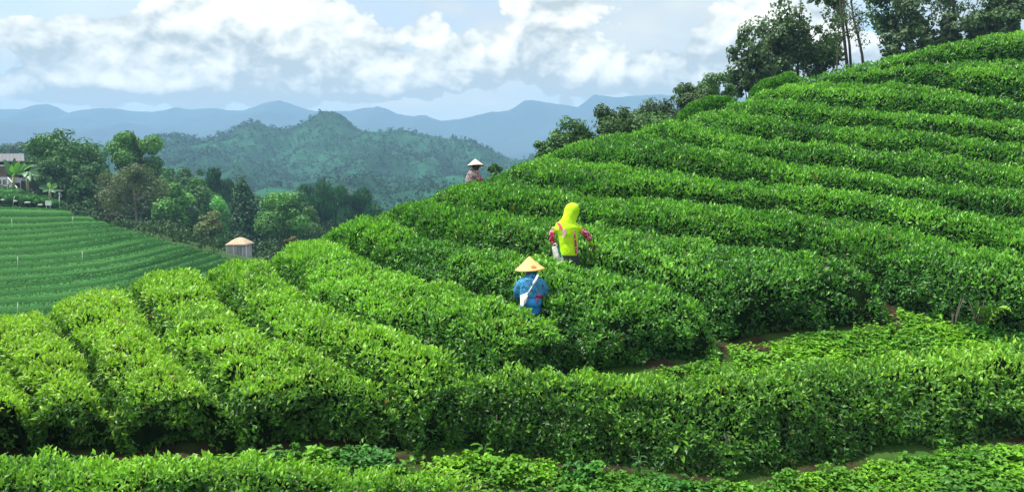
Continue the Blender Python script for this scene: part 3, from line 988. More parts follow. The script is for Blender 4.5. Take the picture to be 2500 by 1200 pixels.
def tree(name, label, px, d, top, wpx, low, col, style='broad', leaf=0.3, n=4200, cat='tree', group=None, lobes=11, trunk=True, base=None, gap=0.0, lean=0.0, bark=None, seed=0, hollow=0.55, trunk_top=0.85, trunk_r=None):
    """px crown centre column, top / low crown rows, wpx crown width, all as seen at d metres"""
    if seed < 25 or 99 < seed < 120:
        top, low, wpx, n, leaf, col = top - 8, low + 22, wpx * 1.15, int(n * 1.6), leaf * 1.1, tuple(c * 1.6 for c in col)
    if style == 'pine':
        lobes, hollow, n = lobes * 3, 0.15, int(n * 1.3)
    r_ = np.random.RandomState(1000 + seed)
    pt = at(px, top, d)
    pl = at(px, low, d)
    x, y = pt[0], pt[1]
    zt, zl = pt[2], pl[2]
    zb = base if base is not None else float(VS(x, y))
    zb = min(zb, zl)
    w = wpx * d / F_PX
    ch = max(0.4, zt - zl)
    if style == 'broad':
        lobes = int(lobes * 1.8)
    root = empty(name, (x - lean, y, zb), label, cat, group)
    o0 = np.array([x - lean, y, zb])
    # lobes
    LC, LR = [], []
    for i in range(lobes):
        f = (i + 0.5) / lobes
        if style == 'pine':
            v = unit(r_.randn(3)) * r_.uniform(0.2, 1.0)
            c = np.array([x + v[0] * 0.42 * w, y + v[1] * 0.4 * w, zl + ch * (0.48 + 0.40 * v[2] * (1 - 0.5 * v[0] ** 2))])
            lr = np.array([w * 0.10, w * 0.10, ch * 0.13])
        elif style == 'cone':
            rad = w * 0.5 * (1 - f) ** 0.8
            ang = i * 2.4 + r_.rand()
            c = np.array([x + math.cos(ang) * rad * 0.5, y + math.sin(ang) * rad * 0.5, zl + ch * (0.06 + 0.86 * f)])
            lr = np.array([max(rad * 0.62, w * 0.10), max(rad * 0.62, w * 0.10), ch * 0.15])
        elif style == 'column':
            ang = i * 2.4
            c = np.array([x + math.cos(ang) * w * 0.2, y + math.sin(ang) * w * 0.2, zl + ch * (0.1 + 0.8 * f)])
            lr = np.array([w * 0.34, w * 0.34, ch * 0.16])
        else:
            v = unit(r_.randn(3)) * r_.uniform(0.30, 0.95) ** 0.7
            c = np.array([x + v[0] * 0.43 * w, y + v[1] * 0.36 * w, zl + ch * (0.5 + 0.45 * v[2])])
            k_ = r_.uniform(0.13, 0.24) * (1.0 - 0.25 * abs(v[2]))
            lr = np.array([w * k_, w * k_, max(0.75 * w * k_, ch * k_ * 0.7)])
        LC.append(c)
        LR.append(lr)
    LC, LR = np.array(LC), np.array(LR)
    pr = LR.prod(1) ** (2 / 3)
    which = r_.choice(lobes, n, p=pr / pr.sum())
    dr = unit(r_.randn(n, 3))
    sh = (hollow + (1.08 - hollow) * r_.rand(n) ** 0.6)[:, None]
    P = LC[which] + dr * LR[which] * sh
    nb = vnoise(P, 2.4 / max(w, 0.5) * 2, seed, 2)
    P = P + dr * ((nb - 0.5) * w * 0.16)[:, None]
    keep = (vnoise(P, 5.0 / max(w, 0.5), seed + 3, 2) > gap) & (P[:, 2] > zb + 0.05)
    P, dr, which = P[keep], dr[keep], which[keep]
    k = len(P)
    if style in ('pine', 'cone_needle'):
        D = unit(dr * 0.5 + np.array([0, 0, 0.9]) + r_.randn(k, 3) * 0.35)
        L = leaf * (1.0 + 1.2 * r_.rand(k))
        Wd = L * 0.2
    else:
        D = unit(np.cross(dr, r_.randn(k, 3)) + dr * 0.3 - np.array([0, 0, 0.15]))
        L = leaf * (0.6 + 0.8 * r_.rand(k))
        Wd = L * (0.55 + 0.3 * r_.rand(k))
    Nn = dr + r_.randn(k, 3) * 0.45 + np.array([0, 0, 0.25])
    lt = r_.uniform(0.72, 1.25, lobes)[which][:, None]
    Cc = np.array(col) * lt * (0.7 + 0.6 * r_.rand(k, 1))
    warm = (r_.rand(k, 1) < 0.12) * np.array((0.03, 0.035, 0.0))
    Cc = Cc + warm
    me = leaves_mesh('crown', P - D * L[:, None] * 0.5 - o0, D, Nn, L, Wd, Cc, False)
    co = link('crown', me, root, TREELEAF)
    if trunk:
        mb = MB()
        tr = trunk_r or max(0.06, (zt - zb) * 0.02)
        tp = np.array([lean, 0, (zl - zb) + ch * trunk_top])
        pts = [np.array([0, 0, -0.3]) + (tp - np.array([0, 0, -0.3])) * f + np.array([math.sin(f * 7 + seed) * tr * 1.2, math.cos(f * 5 + seed) * tr, 0]) * f for f in np.linspace(0, 1, 8)]
        mb.tube(pts, [tr * (1.15 - 0.85 * f) for f in np.linspace(0, 1, 8)], 8)
        for i in r_.permutation(lobes)[:min(lobes, 7)]:
            e = LC[i] - o0
            f = float(np.clip((e[2] - ch * 0.22) / max(tp[2], 0.1), 0.15, 0.9))
            s_ = np.array([0, 0, -0.3]) + (tp - np.array([0, 0, -0.3])) * f
            if e[2] < s_[2] - 0.2:
                continue
            m_ = (s_ + e) / 2 + np.array([0, 0, -0.06 * w])
            mb.tube([s_, m_, e], [tr * 0.45, tr * 0.3, tr * 0.12], 6)
        mb.build('trunk', bark or BARK, root, True)
    return root


GRV = 'trees and shrubs of the grove beyond the clipped field'
DG = (0.032, 0.098, 0.022)
MG = (0.045, 0.125, 0.026)
LG = (0.085, 0.215, 0.040)
OG = (0.095, 0.130, 0.045)
BR = (0.068, 0.100, 0.040)
tree('broad_tree', 'big round dense green tree behind the banana plants', 152, 98, 312, 182, 505, (0.040, 0.110, 0.020), leaf=0.34, n=8000, lobes=22, group=GRV, seed=1)
tree('broad_tree', 'dark rounded tree in front of the big round one, right of the banana plants', 135, 90, 362, 105, 500, (0.030, 0.085, 0.020), leaf=0.28, n=4600, lobes=14, group=GRV, seed=2)
tree('tall_tree', 'tallest tree of the grove with a layered bright green top', 328, 104, 306, 112, 420, (0.055, 0.140, 0.018), leaf=0.34, n=4200, lobes=12, group=GRV, seed=3, hollow=0.4)
tree('broad_tree', 'dark green tree right below the layered tall top', 345, 106, 375, 95, 545, DG, leaf=0.34, n=3800, lobes=11, group=GRV, seed=4)
tree('sparse_tree', 'thin brownish tree with crooked bare trunk at the field edge', 325, 88, 395, 140, 520, BR, leaf=0.2, n=5200, lobes=14, group=GRV, seed=5, gap=0.36, bark=PALEBARK, hollow=0.2, trunk_r=0.13)
tree('sparse_tree', 'browned feathery tree leaning over the field, left of the crooked trunk', 275, 92, 410, 100, 520, (0.060, 0.088, 0.036), leaf=0.2, n=3800, lobes=12, group=GRV, seed=6, gap=0.34, bark=PALEBARK, hollow=0.2)
tree('broad_tree', 'mid green tree between the big round tree and the brownish ones', 222, 95, 395, 90, 530, (0.036, 0.095, 0.022), leaf=0.3, n=3600, lobes=11, group=GRV, seed=7)
tree('broad_tree', 'light green leafy tree right of the crooked trunk', 425, 98, 440, 90, 570, LG, leaf=0.34, n=3200, lobes=12, group=GRV, seed=8)
tree('broad_tree', 'dull green tree above the light green leafy one', 420, 118, 410, 110, 520, (0.035, 0.100, 0.025), leaf=0.36, n=3000, lobes=10, group=GRV, seed=9)
tree('pine_tree', 'dark upright pine top in the middle of the grove', 535, 124, 408, 120, 540, (0.020, 0.075, 0.026), 'pine', leaf=0.5, n=4200, lobes=11, group=GRV, seed=10)
tree('broad_tree', 'broad mid green tree left of the darkest cone shaped tree', 485, 108, 440, 110, 590, MG, leaf=0.34, n=4400, lobes=13, group=GRV, seed=11)
tree('cone_tree', 'darkest cone shaped tree behind the small hut', 592, 100, 441, 150, 610, (0.018, 0.062, 0.020), 'cone', leaf=0.32, n=5600, lobes=18, group=GRV, seed=12)
tree('small_tree', 'small olive tree with a straight pale trunk left of the hut', 507, 78, 512, 66, 580, OG, leaf=0.2, n=2600, lobes=10, group=GRV, seed=13, gap=0.28, bark=PALEBARK, trunk_r=0.13, trunk_top=0.5)
tree('vine_column', 'bright green climbing creeper between two dark trees', 538, 96, 486, 40, 575, (0.085, 0.25, 0.06), 'column', leaf=0.3, n=1300, cat='creeper', lobes=8, group=GRV, seed=14, trunk=True)
tree('broad_tree', 'yellowish green bushy tree right of the hut roof', 685, 92, 478, 115, 615, (0.060, 0.165, 0.028), leaf=0.3, n=5200, lobes=15, group=GRV, seed=15)
tree('broad_tree', 'pale green tree top peeking over the bushy tree by the hut', 662, 112, 459, 70, 540, LG, leaf=0.34, n=1900, lobes=8, group=GRV, seed=16)
tree('broad_tree', 'olive green lower bush tree between hut and pines', 735, 98, 505, 80, 600, (0.060, 0.135, 0.028), leaf=0.3, n=2600, lobes=10, group=GRV, seed=17)
tree('pine_tree', 'left of the two broad dark pines above the near ridge', 772, 122, 444, 160, 590, (0.022, 0.085, 0.030), 'pine', leaf=0.5, n=6400, lobes=16, group=GRV, seed=18)
tree('pine_tree', 'right of the two broad dark pines above the near ridge', 848, 120, 447, 140, 580, (0.024, 0.092, 0.030), 'pine', leaf=0.5, n=5600, lobes=14, group=GRV, seed=19)
tree('broad_tree', 'shadowed tree filling the gap between the cone tree and the bushy tree', 640, 112, 500, 90, 620, (0.022, 0.070, 0.022), leaf=0.34, n=2800, lobes=10, group=GRV, seed=20)
tree('broad_tree', 'dark tree low behind the crooked trunk', 395, 108, 500, 110, 610, (0.024, 0.070, 0.020), leaf=0.34, n=3000, lobes=10, group=GRV, seed=21)
tree('broad_tree', 'dim tree behind the brownish trees close to the field', 300, 102, 470, 120, 570, (0.024, 0.068, 0.020), leaf=0.34, n=3000, lobes=10, group=GRV, seed=22)
tree('broad_tree', 'distant bluish tree between the two tallest crowns', 222, 230, 344, 62, 395, (0.03, 0.08, 0.03), leaf=0.6, n=1500, lobes=9, group=GRV, seed=23, base=-6)
tree('broad_tree', 'distant bluish tree rising behind the house roof', 28, 240, 346, 80, 385, (0.03, 0.08, 0.03), leaf=0.6, n=1700, lobes=9, group=GRV, seed=24, base=-6)
for i_, (px_, d_, t_, w_, l_, c_, lab_) in enumerate([
        (270, 110, 440, 110, 560, DG, 'dark crown between the browned feathery tree and the big round tree'),
        (455, 100, 500, 90, 600, (0.032, 0.09, 0.022), 'dark crown low between the light green tree and the small olive one'),
        (390, 126, 415, 70, 500, (0.03, 0.085, 0.024), 'round dark tree top right of the layered tall tree'),
        (470, 130, 410, 90, 500, (0.032, 0.09, 0.024), 'dull rounded tree top left of the upright pine top'),
        (610, 122, 470, 80, 560, (0.03, 0.09, 0.026), 'rounded crown behind the cone shaped tree'),
        (705, 116, 470, 90, 570, (0.034, 0.10, 0.026), 'rounded mid green crown left of the broad pines'),
        (560, 104, 520, 80, 610, (0.026, 0.075, 0.02), 'shaded crown under the creeper beside the hut'),
        (185, 90, 440, 70, 525, (0.03, 0.09, 0.022), 'leafy lower crown above the lamp post'),
        (905, 128, 495, 50, 560, (0.03, 0.085, 0.026), 'small dark crown right of the broad pines')]):
    tree('broad_tree', lab_, px_, d_, t_, w_, l_, c_, leaf=0.34, n=3400, lobes=12, group=GRV, seed=100 + i_)
SHR = [(225, 84, 508, 60, 548, (0.035, 0.085, 0.025), 'low green shrub at the top edge of the field'),
       (262, 82, 515, 50, 555, (0.085, 0.070, 0.040), 'reddish brown shrub at the top edge of the field'),
       (190, 84, 490, 55, 530, (0.04, 0.115, 0.035), 'leafy shrub just right of the lamp post'),
       (325, 80, 535, 60, 568, (0.03, 0.08, 0.022), 'dark shrub left of the crooked trunk foot'),
       (385, 78, 556, 60, 590, (0.035, 0.095, 0.026), 'green shrub right of the crooked trunk foot'),
       (440, 76, 572, 60, 604, (0.050, 0.095, 0.035), 'dry looking shrub on the field edge, left of the small olive tree'),
       (550, 74, 578, 60, 622, (0.055, 0.145, 0.040), 'bright shrub beside the left wall of the hut'),
       (575, 84, 555, 70, 600, (0.025, 0.075, 0.022), 'dark shrub over the hut roof'),
       (655, 74, 585, 70, 625, (0.035, 0.105, 0.026), 'shrub right of the hut'),
       (712, 74, 572, 40, 595, (0.16, 0.14, 0.03), 'yellowing shrub tip behind the near ridge'),
       (800, 84, 545, 90, 590, (0.022, 0.065, 0.022), 'dark shrub under the two broad pines')]
for i, (px, d, top, w, low, c, lab) in enumerate(SHR):
    tree('shrub', lab, px, d, top, w, low + 14, c, leaf=0.2, n=1700, cat='shrub', lobes=9, group=GRV, trunk=False, seed=60 + i)



def undergrowth():
    k = 1500
    y = rng.uniform(62, 115, k)
    px = rng.uniform(-30, 980, k)
    x = (px - CX) / F_PX * y
    pl_ = fline([l[-1] for l in FL])
    # keep off the field: beyond the line of row ends
    ex = np.interp(y, pl_[::-1][np.argsort(pl_[::-1][:, 1]), 1], pl_[::-1][np.argsort(pl_[::-1][:, 1]), 0])
    ok = (y > 79) | (x > ex + 1.2)
    ok &= ~((px > 535) & (px < 640) & (y < 73))
    x, y = x[ok], y[ok]
    k = len(x)
    r = 0.35 + 1.3 * rng.rand(k) ** 2.2
    c = np.stack([x, y, VS(x, y) + r * 0.35], 1)
    q = 34
    dr = unit(rng.randn(k, q, 3) + [0, -0.2, 0.4])
    P = (c[:, None] + dr * r[:, None, None] * np.array([1.2, 1.2, 1.0]) * (0.6 + 0.45 * rng.rand(k, q, 1))).reshape(-1, 3)
    N = dr.reshape(-1, 3)
    D = unit(np.cross(N, rng.randn(len(N), 3)) + [0, 0, 0.3])
    L = 0.2 + 0.2 * rng.rand(len(N))
    t = rng.rand(k, 1)
    tone = np.array((0.016, 0.05, 0.012)) * (1 - t) + np.array((0.045, 0.11, 0.022)) * t
    Cc = np.repeat(tone, q, 0) * (0.7 + 0.6 * rng.rand(len(N), 1))
    o = link('undergrowth', leaves_mesh('undergrowth', P, D, N, L, L * 0.6, Cc, False), None, TREELEAF)
    tag(o, 'tangled low growth between the far field and the grove', 'undergrowth', None, 'stuff')


undergrowth()

RDG = 'trees and shrubs standing behind the near ridge'


def ridge_base(px, d):
    p = at(px, 300, d)
    return float(T(p[0], p[1])) - HD if d < 40 else -2.0


RC = (0.070, 0.130, 0.050)
RC2 = (0.070, 0.165, 0.045)
rt = [('shrub', 'small dark shrub right of the plaid picker on the ridge', 1214, 26, 408, 30, 425, RC2, 0.09, 500, 7, 0.2),
      ('shrub', 'low dark shrub at the left end of the ridge shrubs', 1332, 30, 352, 50, 392, RC2, 0.10, 1300, 8, 0.2),
      ('shrub', 'open leafy shrub with a forked top on the ridge, second from the left', 1383, 31, 298, 80, 385, RC2, 0.12, 2600, 12, 0.36),
      ('shrub', 'low shrub between the two tall leafy ridge shrubs', 1445, 31, 322, 70, 370, RC2, 0.11, 2000, 9, 0.2),
      ('shrub', 'tall leafy ridge shrub with an open airy top', 1505, 32, 256, 78, 345, RC, 0.12, 2800, 13, 0.36),
      ('shrub', 'pale feathery shrub on the ridge right of the airy one', 1602, 33, 259, 95, 312, (0.07, 0.125, 0.075), 0.12, 2600, 12, 0.34),
      ('shrub', 'low hedge like shrub under the pale feathery one', 1570, 32, 292, 140, 335, RC2, 0.11, 2600, 11, 0.15),
      ('shrub', 'open twiggy shrub beside the short rounded tea hedge', 1692, 34, 192, 70, 285, RC, 0.12, 2600, 12, 0.38),
      ('shrub', 'dense round shrub left of the big trees', 1748, 35, 190, 80, 255, RC2, 0.12, 2800, 11, 0.1)]
for i, (nm, lab, px, d, top, w, low, c, lf, n, lb, gp) in enumerate(rt):
    tree(nm, lab, px, d, top - 14, w * 1.5, low + 30, c, leaf=lf, n=int(n * 2.2), cat='shrub', lobes=lb, gap=max(0, gp - 0.06), group=RDG, base=ridge_base(px, d), seed=200 + i, hollow=0.25, trunk_r=0.03, trunk_top=0.5, bark=DARKBARK)
big = [('leftmost big dark tree on the ridge, narrow with a stepped outline', 1832, 40, 68, 105, 240, 'broad', 6500, 20, 0.36),
       ('dark tree squeezed between the stepped tree and the tallest clump', 1888, 41, 62, 90, 215, 'broad', 5200, 16, 0.38),
       ('tallest dense dark tree clump on the ridge, cut off at its top', 1955, 42, -60, 200, 180, 'broad', 13000, 32, 0.38),
       ('lower part of the dark clump with many trunks, right of the tallest', 2000, 43, 60, 120, 190, 'broad', 5600, 16, 0.40),
       ('dark tree with forked trunks above the ridge right of the sky gap', 2190, 44, -80, 170, 85, 'broad', 8600, 22, 0.42),
       ('dense dark bush tree at the foot of the forked trunks', 2215, 43, 55, 110, 150, 'broad', 4600, 14, 0.30),
       ('rounded black green tree second from the right end of the ridge', 2318, 44, 20, 130, 130, 'broad', 7000, 18, 0.30),
       ('thin open tree rising behind the rounded black green one', 2335, 50, -110, 170, 60, 'broad', 4600, 16, 0.48),
       ('darkest tree at the right end of the ridge', 2455, 42, -70, 150, 100, 'broad', 9000, 22, 0.28)]
for i, (lab, px, d, top, w, low, st, n, lb, gp) in enumerate(big):
    p = at(px, low, d)
    tree('ridge_tree', lab, px, d, top, w * 1.12, low + 30, RC, st, leaf=0.19, n=int(n * 1.25), lobes=lb, gap=gp + 0.13, group=RDG, base=float(p[2]) - 2.5, seed=300 + i, hollow=0.3, trunk_r=0.09, bark=DARKBARK)


def bare_trunk(label, pts, d, r, seed, tuft):
    P = np.array([at(px, py, d) for px, py in pts])
    root = empty('slender_tree', P[0], label, 'tree', RDG)
    mb = MB()
    n = len(P)
    mb.tube([p - P[0] for p in P], [r * (1.1 - 0.6 * i / n) for i in range(n)], 7)
    r_ = np.random.RandomState(seed)
    tips = []
    for i in range(14):
        f = r_.uniform(0.25, 0.98)
        k = f * (n - 1)
        a = int(k)
        s_ = P[a] + (P[min(a + 1, n - 1)] - P[a]) * (k - a) - P[0]
        e = s_ + np.array([r_.uniform(-0.5, 0.5), r_.uniform(-0.3, 0.3), r_.uniform(0.0, 0.35)])
        mb.tube([s_, (s_ + e) / 2 + [0, 0, 0.04], e], [r * 0.3, r * 0.22, r * 0.1], 5)
        tips.append(e)
    mb.build('trunk', DARKBARK, root, True)
    Q = np.repeat(np.array(tips), tuft, 0) + r_.randn(14 * tuft, 3) * 0.14
    k = len(Q)
    D = unit(r_.randn(k, 3) + [0, 0, -0.6])
    L = 0.09 + 0.1 * r_.rand(k)
    link('crown', leaves_mesh('crown', Q, D, r_.randn(k, 3), L, L * 0.4, np.array(RC) * (0.6 + 0.8 * r_.rand(k, 1)), False), root, TREELEAF)


bare_trunk('left one of the two bare slender trunks standing close together on the ridge', [(2070, 175), (2064, 120), (2058, 60), (2052, 10), (2045, -60)], 38, 0.075, 1, 26)
bare_trunk('right one of the two bare slender trunks standing close together on the ridge', [(2078, 172), (2074, 110), (2066, 60), (2060, 20), (2050, -60)], 38.4, 0.06, 2, 20)
bare_trunk('crooked bare slender trunk alone before the sky gap', [(2108, 165), (2105, 135), (2098, 100), (2090, 70), (2083, 40), (2078, 0), (2068, -60)], 37, 0.06, 3, 30)
tree('ridge_tree', 'hanging dark leafy top beside the slender trunks', 2050, 40, -70, 80, 50, RC, leaf=0.15, n=2600, lobes=11, gap=0.42, group=RDG, base=-1.0, seed=411, hollow=0.2, trunk_r=0.06)

# ------------------------------------------------------------------ weeds on the path


def weed_cover():
    k = 160000
    y = 7.0 + 6.2 * rng.rand(k)
    x = y * ((-500 + 3650 * rng.rand(k)) - CX) / F_PX
    ii = ((x + 15) * 10).astype(int)
    jj = ((y - 3) * 10).astype(int)
    ok = ~FOOT[np.clip(ii, 0, 399), np.clip(jj, 0, 399)]
    P2 = np.stack([x, y, y * 0], 1)
    ok &= rng.rand(k) < np.clip((vnoise(P2, 1.1, 61, 3) - 0.27) * 4.5, 0.08, 1)
    x, y = x[ok], y[ok]
    k = len(x)
    P2 = np.stack([x, y, y * 0], 1)
    tall = vnoise(P2, 1.7, 66, 2)
    big = rng.rand(k) < np.clip((vnoise(P2, 2.3, 68, 2) - 0.45) * 1.6, 0.02, 0.5)
    h = (0.01 + 0.085 * rng.rand(k) ** 1.4) * (0.3 + 1.4 * tall) + big * 0.05
    c = np.stack([x, y, ground_z(x, y) + h], 1)
    q = 4
    ang = (rng.rand(k, 1) * 6.28 + np.arange(q)[None] * (6.28 / q) + rng.randn(k, q) * 0.35)
    D = np.stack([np.cos(ang), np.sin(ang), 0.1 + 0.75 * rng.randn(k, q) * 0.6], -1).reshape(-1, 3)
    P = np.repeat(c, q, 0)
    n = len(P)
    L = np.repeat((0.024 + 0.034 * rng.rand(k) ** 1.5) * np.where(big, 1.5, 1.0), q) * (0.7 + 0.6 * rng.rand(n))
    t = np.clip(0.5 + (vnoise(c, 1.4, 71, 2) - 0.5) * 2.6, 0, 1)[:, None]
    Cw = np.array((0.045, 0.19, 0.014)) * (1 - t) + np.array((0.20, 0.45, 0.018)) * t
    Cw = np.where(big[:, None], Cw * np.array((0.8, 0.85, 1.2)), Cw)
    Cw = np.repeat(Cw * (0.7 + 0.6 * rng.rand(k, 1)), q, 0) * (0.75 + 0.5 * rng.rand(n, 1))
    o = link('weeds', leaves_mesh('weeds', P, D, np.array([[0, 0, 1.0]]) + rng.randn(n, 3) * 0.3, L, L * 0.72, Cw, True), None, WEED)
    tag(o, 'bright low weeds covering the path between the tea hedges', 'weeds', None, 'stuff')
    return n


n_weed = weed_cover()


def broad_plant(name, label, px, py, lvl, n, size, wid, hgt, col, seed, droop=0.25, group=None):
    r_ = np.random.RandomState(seed)
    b = march(px, py, lvl)
    root = empty(name, b, label, 'plant', group)
    mb = MB()
    for i in range(n):
        a = i * 2.399 + r_.rand() * 0.5
        h = hgt * (0.35 + 0.65 * (i + 0.5) / n)
        s_ = np.array([math.cos(a), math.sin(a), 0]) * size * 0.35
        mb.tube([(0, 0, -0.05), (s_[0] * 0.3, s_[1] * 0.3, h * 0.6), (s_[0], s_[1], h)], [0.006, 0.005, 0.004], 5)
        dr = np.array([math.cos(a), math.sin(a), 0.15])
        V, Fc = [], []
        m = 6
        w = unit(np.cross(dr, [0, 0, 1.0]))
        L = size * r_.uniform(0.8, 1.2)
        for j in range(m + 1):
            f = j / m
            c = s_ + np.array([0, 0, h]) + dr * L * f + np.array([0, 0, -1.0]) * droop * L * f * f
            hw = wid * L * 0.5 * math.sin(math.pi * min(1, f * 0.92 + 0.05)) ** 0.8
            V += [c - w * hw + [0, 0, hw * 0.25], c, c + w * hw + [0, 0, hw * 0.25]]
            if j:
                k = 3 * j
                Fc += [(k - 3, k - 2, k + 1, k), (k - 2, k - 1, k + 2, k + 1)]
        me = npmesh('leaf', V, Fc, np.repeat(np.array(col)[None] * r_.uniform(0.75, 1.25), len(V), 0), True)
        link('leaf', me, root, BROAD)
    mb.build('stem', mat('green_stem', (0.06, 0.12, 0.03), 0.7), root, True)


broad_plant('broadleaf_weed', 'large leaved weed with heart shaped leaves at the foot of the front hedge', 1597, 1120, 0.6, 7, 0.12, 0.85, 0.26, (0.06, 0.24, 0.02), 1)
broad_plant('broadleaf_weed', 'yellow green sapling with hanging leaves at the foot of the front hedge', 1655, 1140, 0.6, 11, 0.12, 0.5, 0.34, (0.13, 0.30, 0.02), 2, 0.6)
broad_plant('broadleaf_weed', 'bright weed with wide leaves standing out of the hedge below the blue picker', 1300, 820, 0.08, 9, 0.12, 0.6, 0.16, (0.15, 0.38, 0.04), 3)
broad_plant('broadleaf_weed', 'small yellow tipped weed by the round hedge end', 2240, 815, 0.62, 7, 0.13, 0.5, 0.12, (0.16, 0.28, 0.03), 4)
broad_plant('broadleaf_weed', 'leafy weed below the dark hollow of the front hedge', 1180, 1120, 0.6, 10, 0.1, 0.6, 0.18, (0.09, 0.28, 0.02), 5)
broad_plant('broadleaf_weed', 'grey green upright weed at the bottom edge near the middle', 1560, 1165, 0.6, 12, 0.07, 0.4, 0.28, (0.06, 0.16, 0.05), 6)


def fern(label, px, py):
    b = march(px, py, 0.55)
    root = empty('fern', b, label, 'fern')
    for i in range(5):
        a = -2.4 + i * 0.55
        mb = MB()
        V = []
        for j in range(12):
            f = j / 11
            c = np.array([math.cos(a) * 0.34 * f, math.sin(a) * 0.34 * f, 0.34 * math.sin(f * 2.3)])
            t = np.array([-math.sin(a), math.cos(a), 0])
            l_ = 0.13 * math.sin(math.pi * (0.1 + 0.88 * f))
            for s_ in (-1, 1):
                e = c + t * s_ * l_ + np.array([math.cos(a), math.sin(a), -0.5]) * l_ * 0.3
                w_ = np.array([math.cos(a), math.sin(a), 0.6]) * 0.013
                mb.add([c - w_, c + w_, (c + e) / 2 + w_ * 0.9, e, (c + e) / 2 - w_ * 0.9], [(0, 1, 2, 3, 4)])
            V.append(c)
        mb.tube(V, 0.004, 4)
        mb.build('frond', mat('fern_green', (0.16, 0.32, 0.03), 0.5, 0.2, 20), root)


fern('bright arching fern under the right hand tea hedge', 2405, 800)

# dark bare stems under the front hedges, parts of their hedge
r_ = np.random.RandomState(5)
for i, (px, py) in enumerate([(1150, 1080), (1210, 1092), (1380, 1106), (1530, 1116), (1800, 1144), (2080, 1100), (2240, 1078), (2330, 792), (2390, 797)]):
    b = march(px, py, 0.55)
    mb = MB()
    for k in range(4):
        a = r_.uniform(0, 6.28)
        mb.tube([b + (0, 0, -0.15), b + (0.06 * math.cos(a), 0.06 * math.sin(a) + 0.05, 0.14), b + (0.17 * math.cos(a), 0.17 * math.sin(a) + 0.12, 0.4)], [0.014, 0.010, 0.005], 6)
    mb.build('stem', mat('tea_wood', (0.07, 0.06, 0.05), 0.85, 0.3, 30), FRONT if i < 7 else LONG, True)

# ------------------------------------------------------------------ people
def cloth(name, base, rough=0.8):
    return mat(name, base, rough, 0.16, 9, 0.2, bump=0.35)


SKIN = mat('skin', (0.42, 0.25, 0.17), 0.55, 0.1, 20, 0.4)
HAIR = mat('hair', (0.015, 0.012, 0.010), 0.5, 0.3, 60, 0.4)


def pattern_mat(name, stops, scale, kind='noise', rough=0.8):
    m = bpy.data.materials.new(name)
    m.use_nodes = True
    nt = m.node_tree
    b = nt.nodes['Principled BSDF']
    b.inputs['Roughness'].default_value = rough
    b.inputs['Specular IOR Level'].default_value = 0.2
    tc = nt.nodes.new('ShaderNodeTexCoord')
    if kind == 'noise':
        n = nt.nodes.new('ShaderNodeTexNoise')
        n.inputs['Detail'].default_value = 2
        n.inputs['Distortion'].default_value = 1.2
        fac = n.outputs['Fac']
    else:
        n = nt.nodes.new('ShaderNodeTexVoronoi')
        n.feature = 'F1'
        fac = n.outputs['Distance']
    n.inputs['Scale'].default_value = scale
    nt.links.new(tc.outputs['Object'], n.inputs['Vector'])
    cr = nt.nodes.new('ShaderNodeValToRGB')
    cr.color_ramp.interpolation = 'CONSTANT'
    els = cr.color_ramp.elements
    while len(els) < len(stops):
        els.new(0.5)
    for e, (p, c) in zip(els, stops):
        e.position = p
        e.color = (*c, 1)
    nt.links.new(fac, cr.inputs[0])
    nt.links.new(cr.outputs[0], b.inputs['Base Color'])
    return m


FLORAL = pattern_mat('floral_sleeve', [(0, (0.02, 0.02, 0.03)), (0.40, (0.62, 0.02, 0.12)), (0.53, (0.78, 0.70, 0.72)), (0.57, (0.72, 0.10, 0.28)), (0.66, (0.03, 0.04, 0.06))], 16)
PLAID = pattern_mat('patterned_blouse', [(0, (0.05, 0.04, 0.045)), (0.40, (0.20, 0.14, 0.14)), (0.50, (0.42, 0.36, 0.35)), (0.60, (0.10, 0.07, 0.08))], 17)
TEAL = pattern_mat('teal_print', [(0, (0.010, 0.07, 0.16)), (0.40, (0.025, 0.18, 0.36)), (0.50, (0.07, 0.30, 0.52)), (0.58, (0.025, 0.17, 0.34)), (0.66, (0.13, 0.08, 0.07))], 20)
LIME = cloth('lime_cloth', (0.43, 0.74, 0.012))


def hand(mb, w, d, side, s=1.0):
    """palm and five separate curled fingers; w wrist, d pointing direction, side thumb direction"""
    d = unit(np.array(d, float))
    side = np.array(side, float)
    side = unit(side - d * (side @ d))
    nrm = np.cross(d, side)
    pc = w + d * 0.045 * s
    mb.tube([w - d * 0.01, pc, w + d * 0.085 * s], [(0.026 * s, 0.018 * s), (0.040 * s, 0.016 * s), (0.038 * s, 0.013 * s)], 10, ref=side)
    for k, (o, l) in enumerate(((0.029, 0.066), (0.010, 0.075), (-0.010, 0.070), (-0.029, 0.055))):
        b = w + d * 0.078 * s + side * o * s
        k1 = b + (d * 0.9 - nrm * 0.35) * l * 0.5 * s
        k2 = k1 + (d * 0.45 - nrm * 0.85) * l * 0.5 * s
        mb.tube([b, k1, k2], [0.0095 * s, 0.0088 * s, 0.007 * s], 7)
    b = w + d * 0.03 * s + side * 0.03 * s
    k1 = b + (side * 0.7 + d * 0.6) * 0.034 * s
    mb.tube([b, k1, k1 + (d * 0.9 - nrm * 0.3) * 0.028 * s], [0.012 * s, 0.010 * s, 0.008 * s], 7)


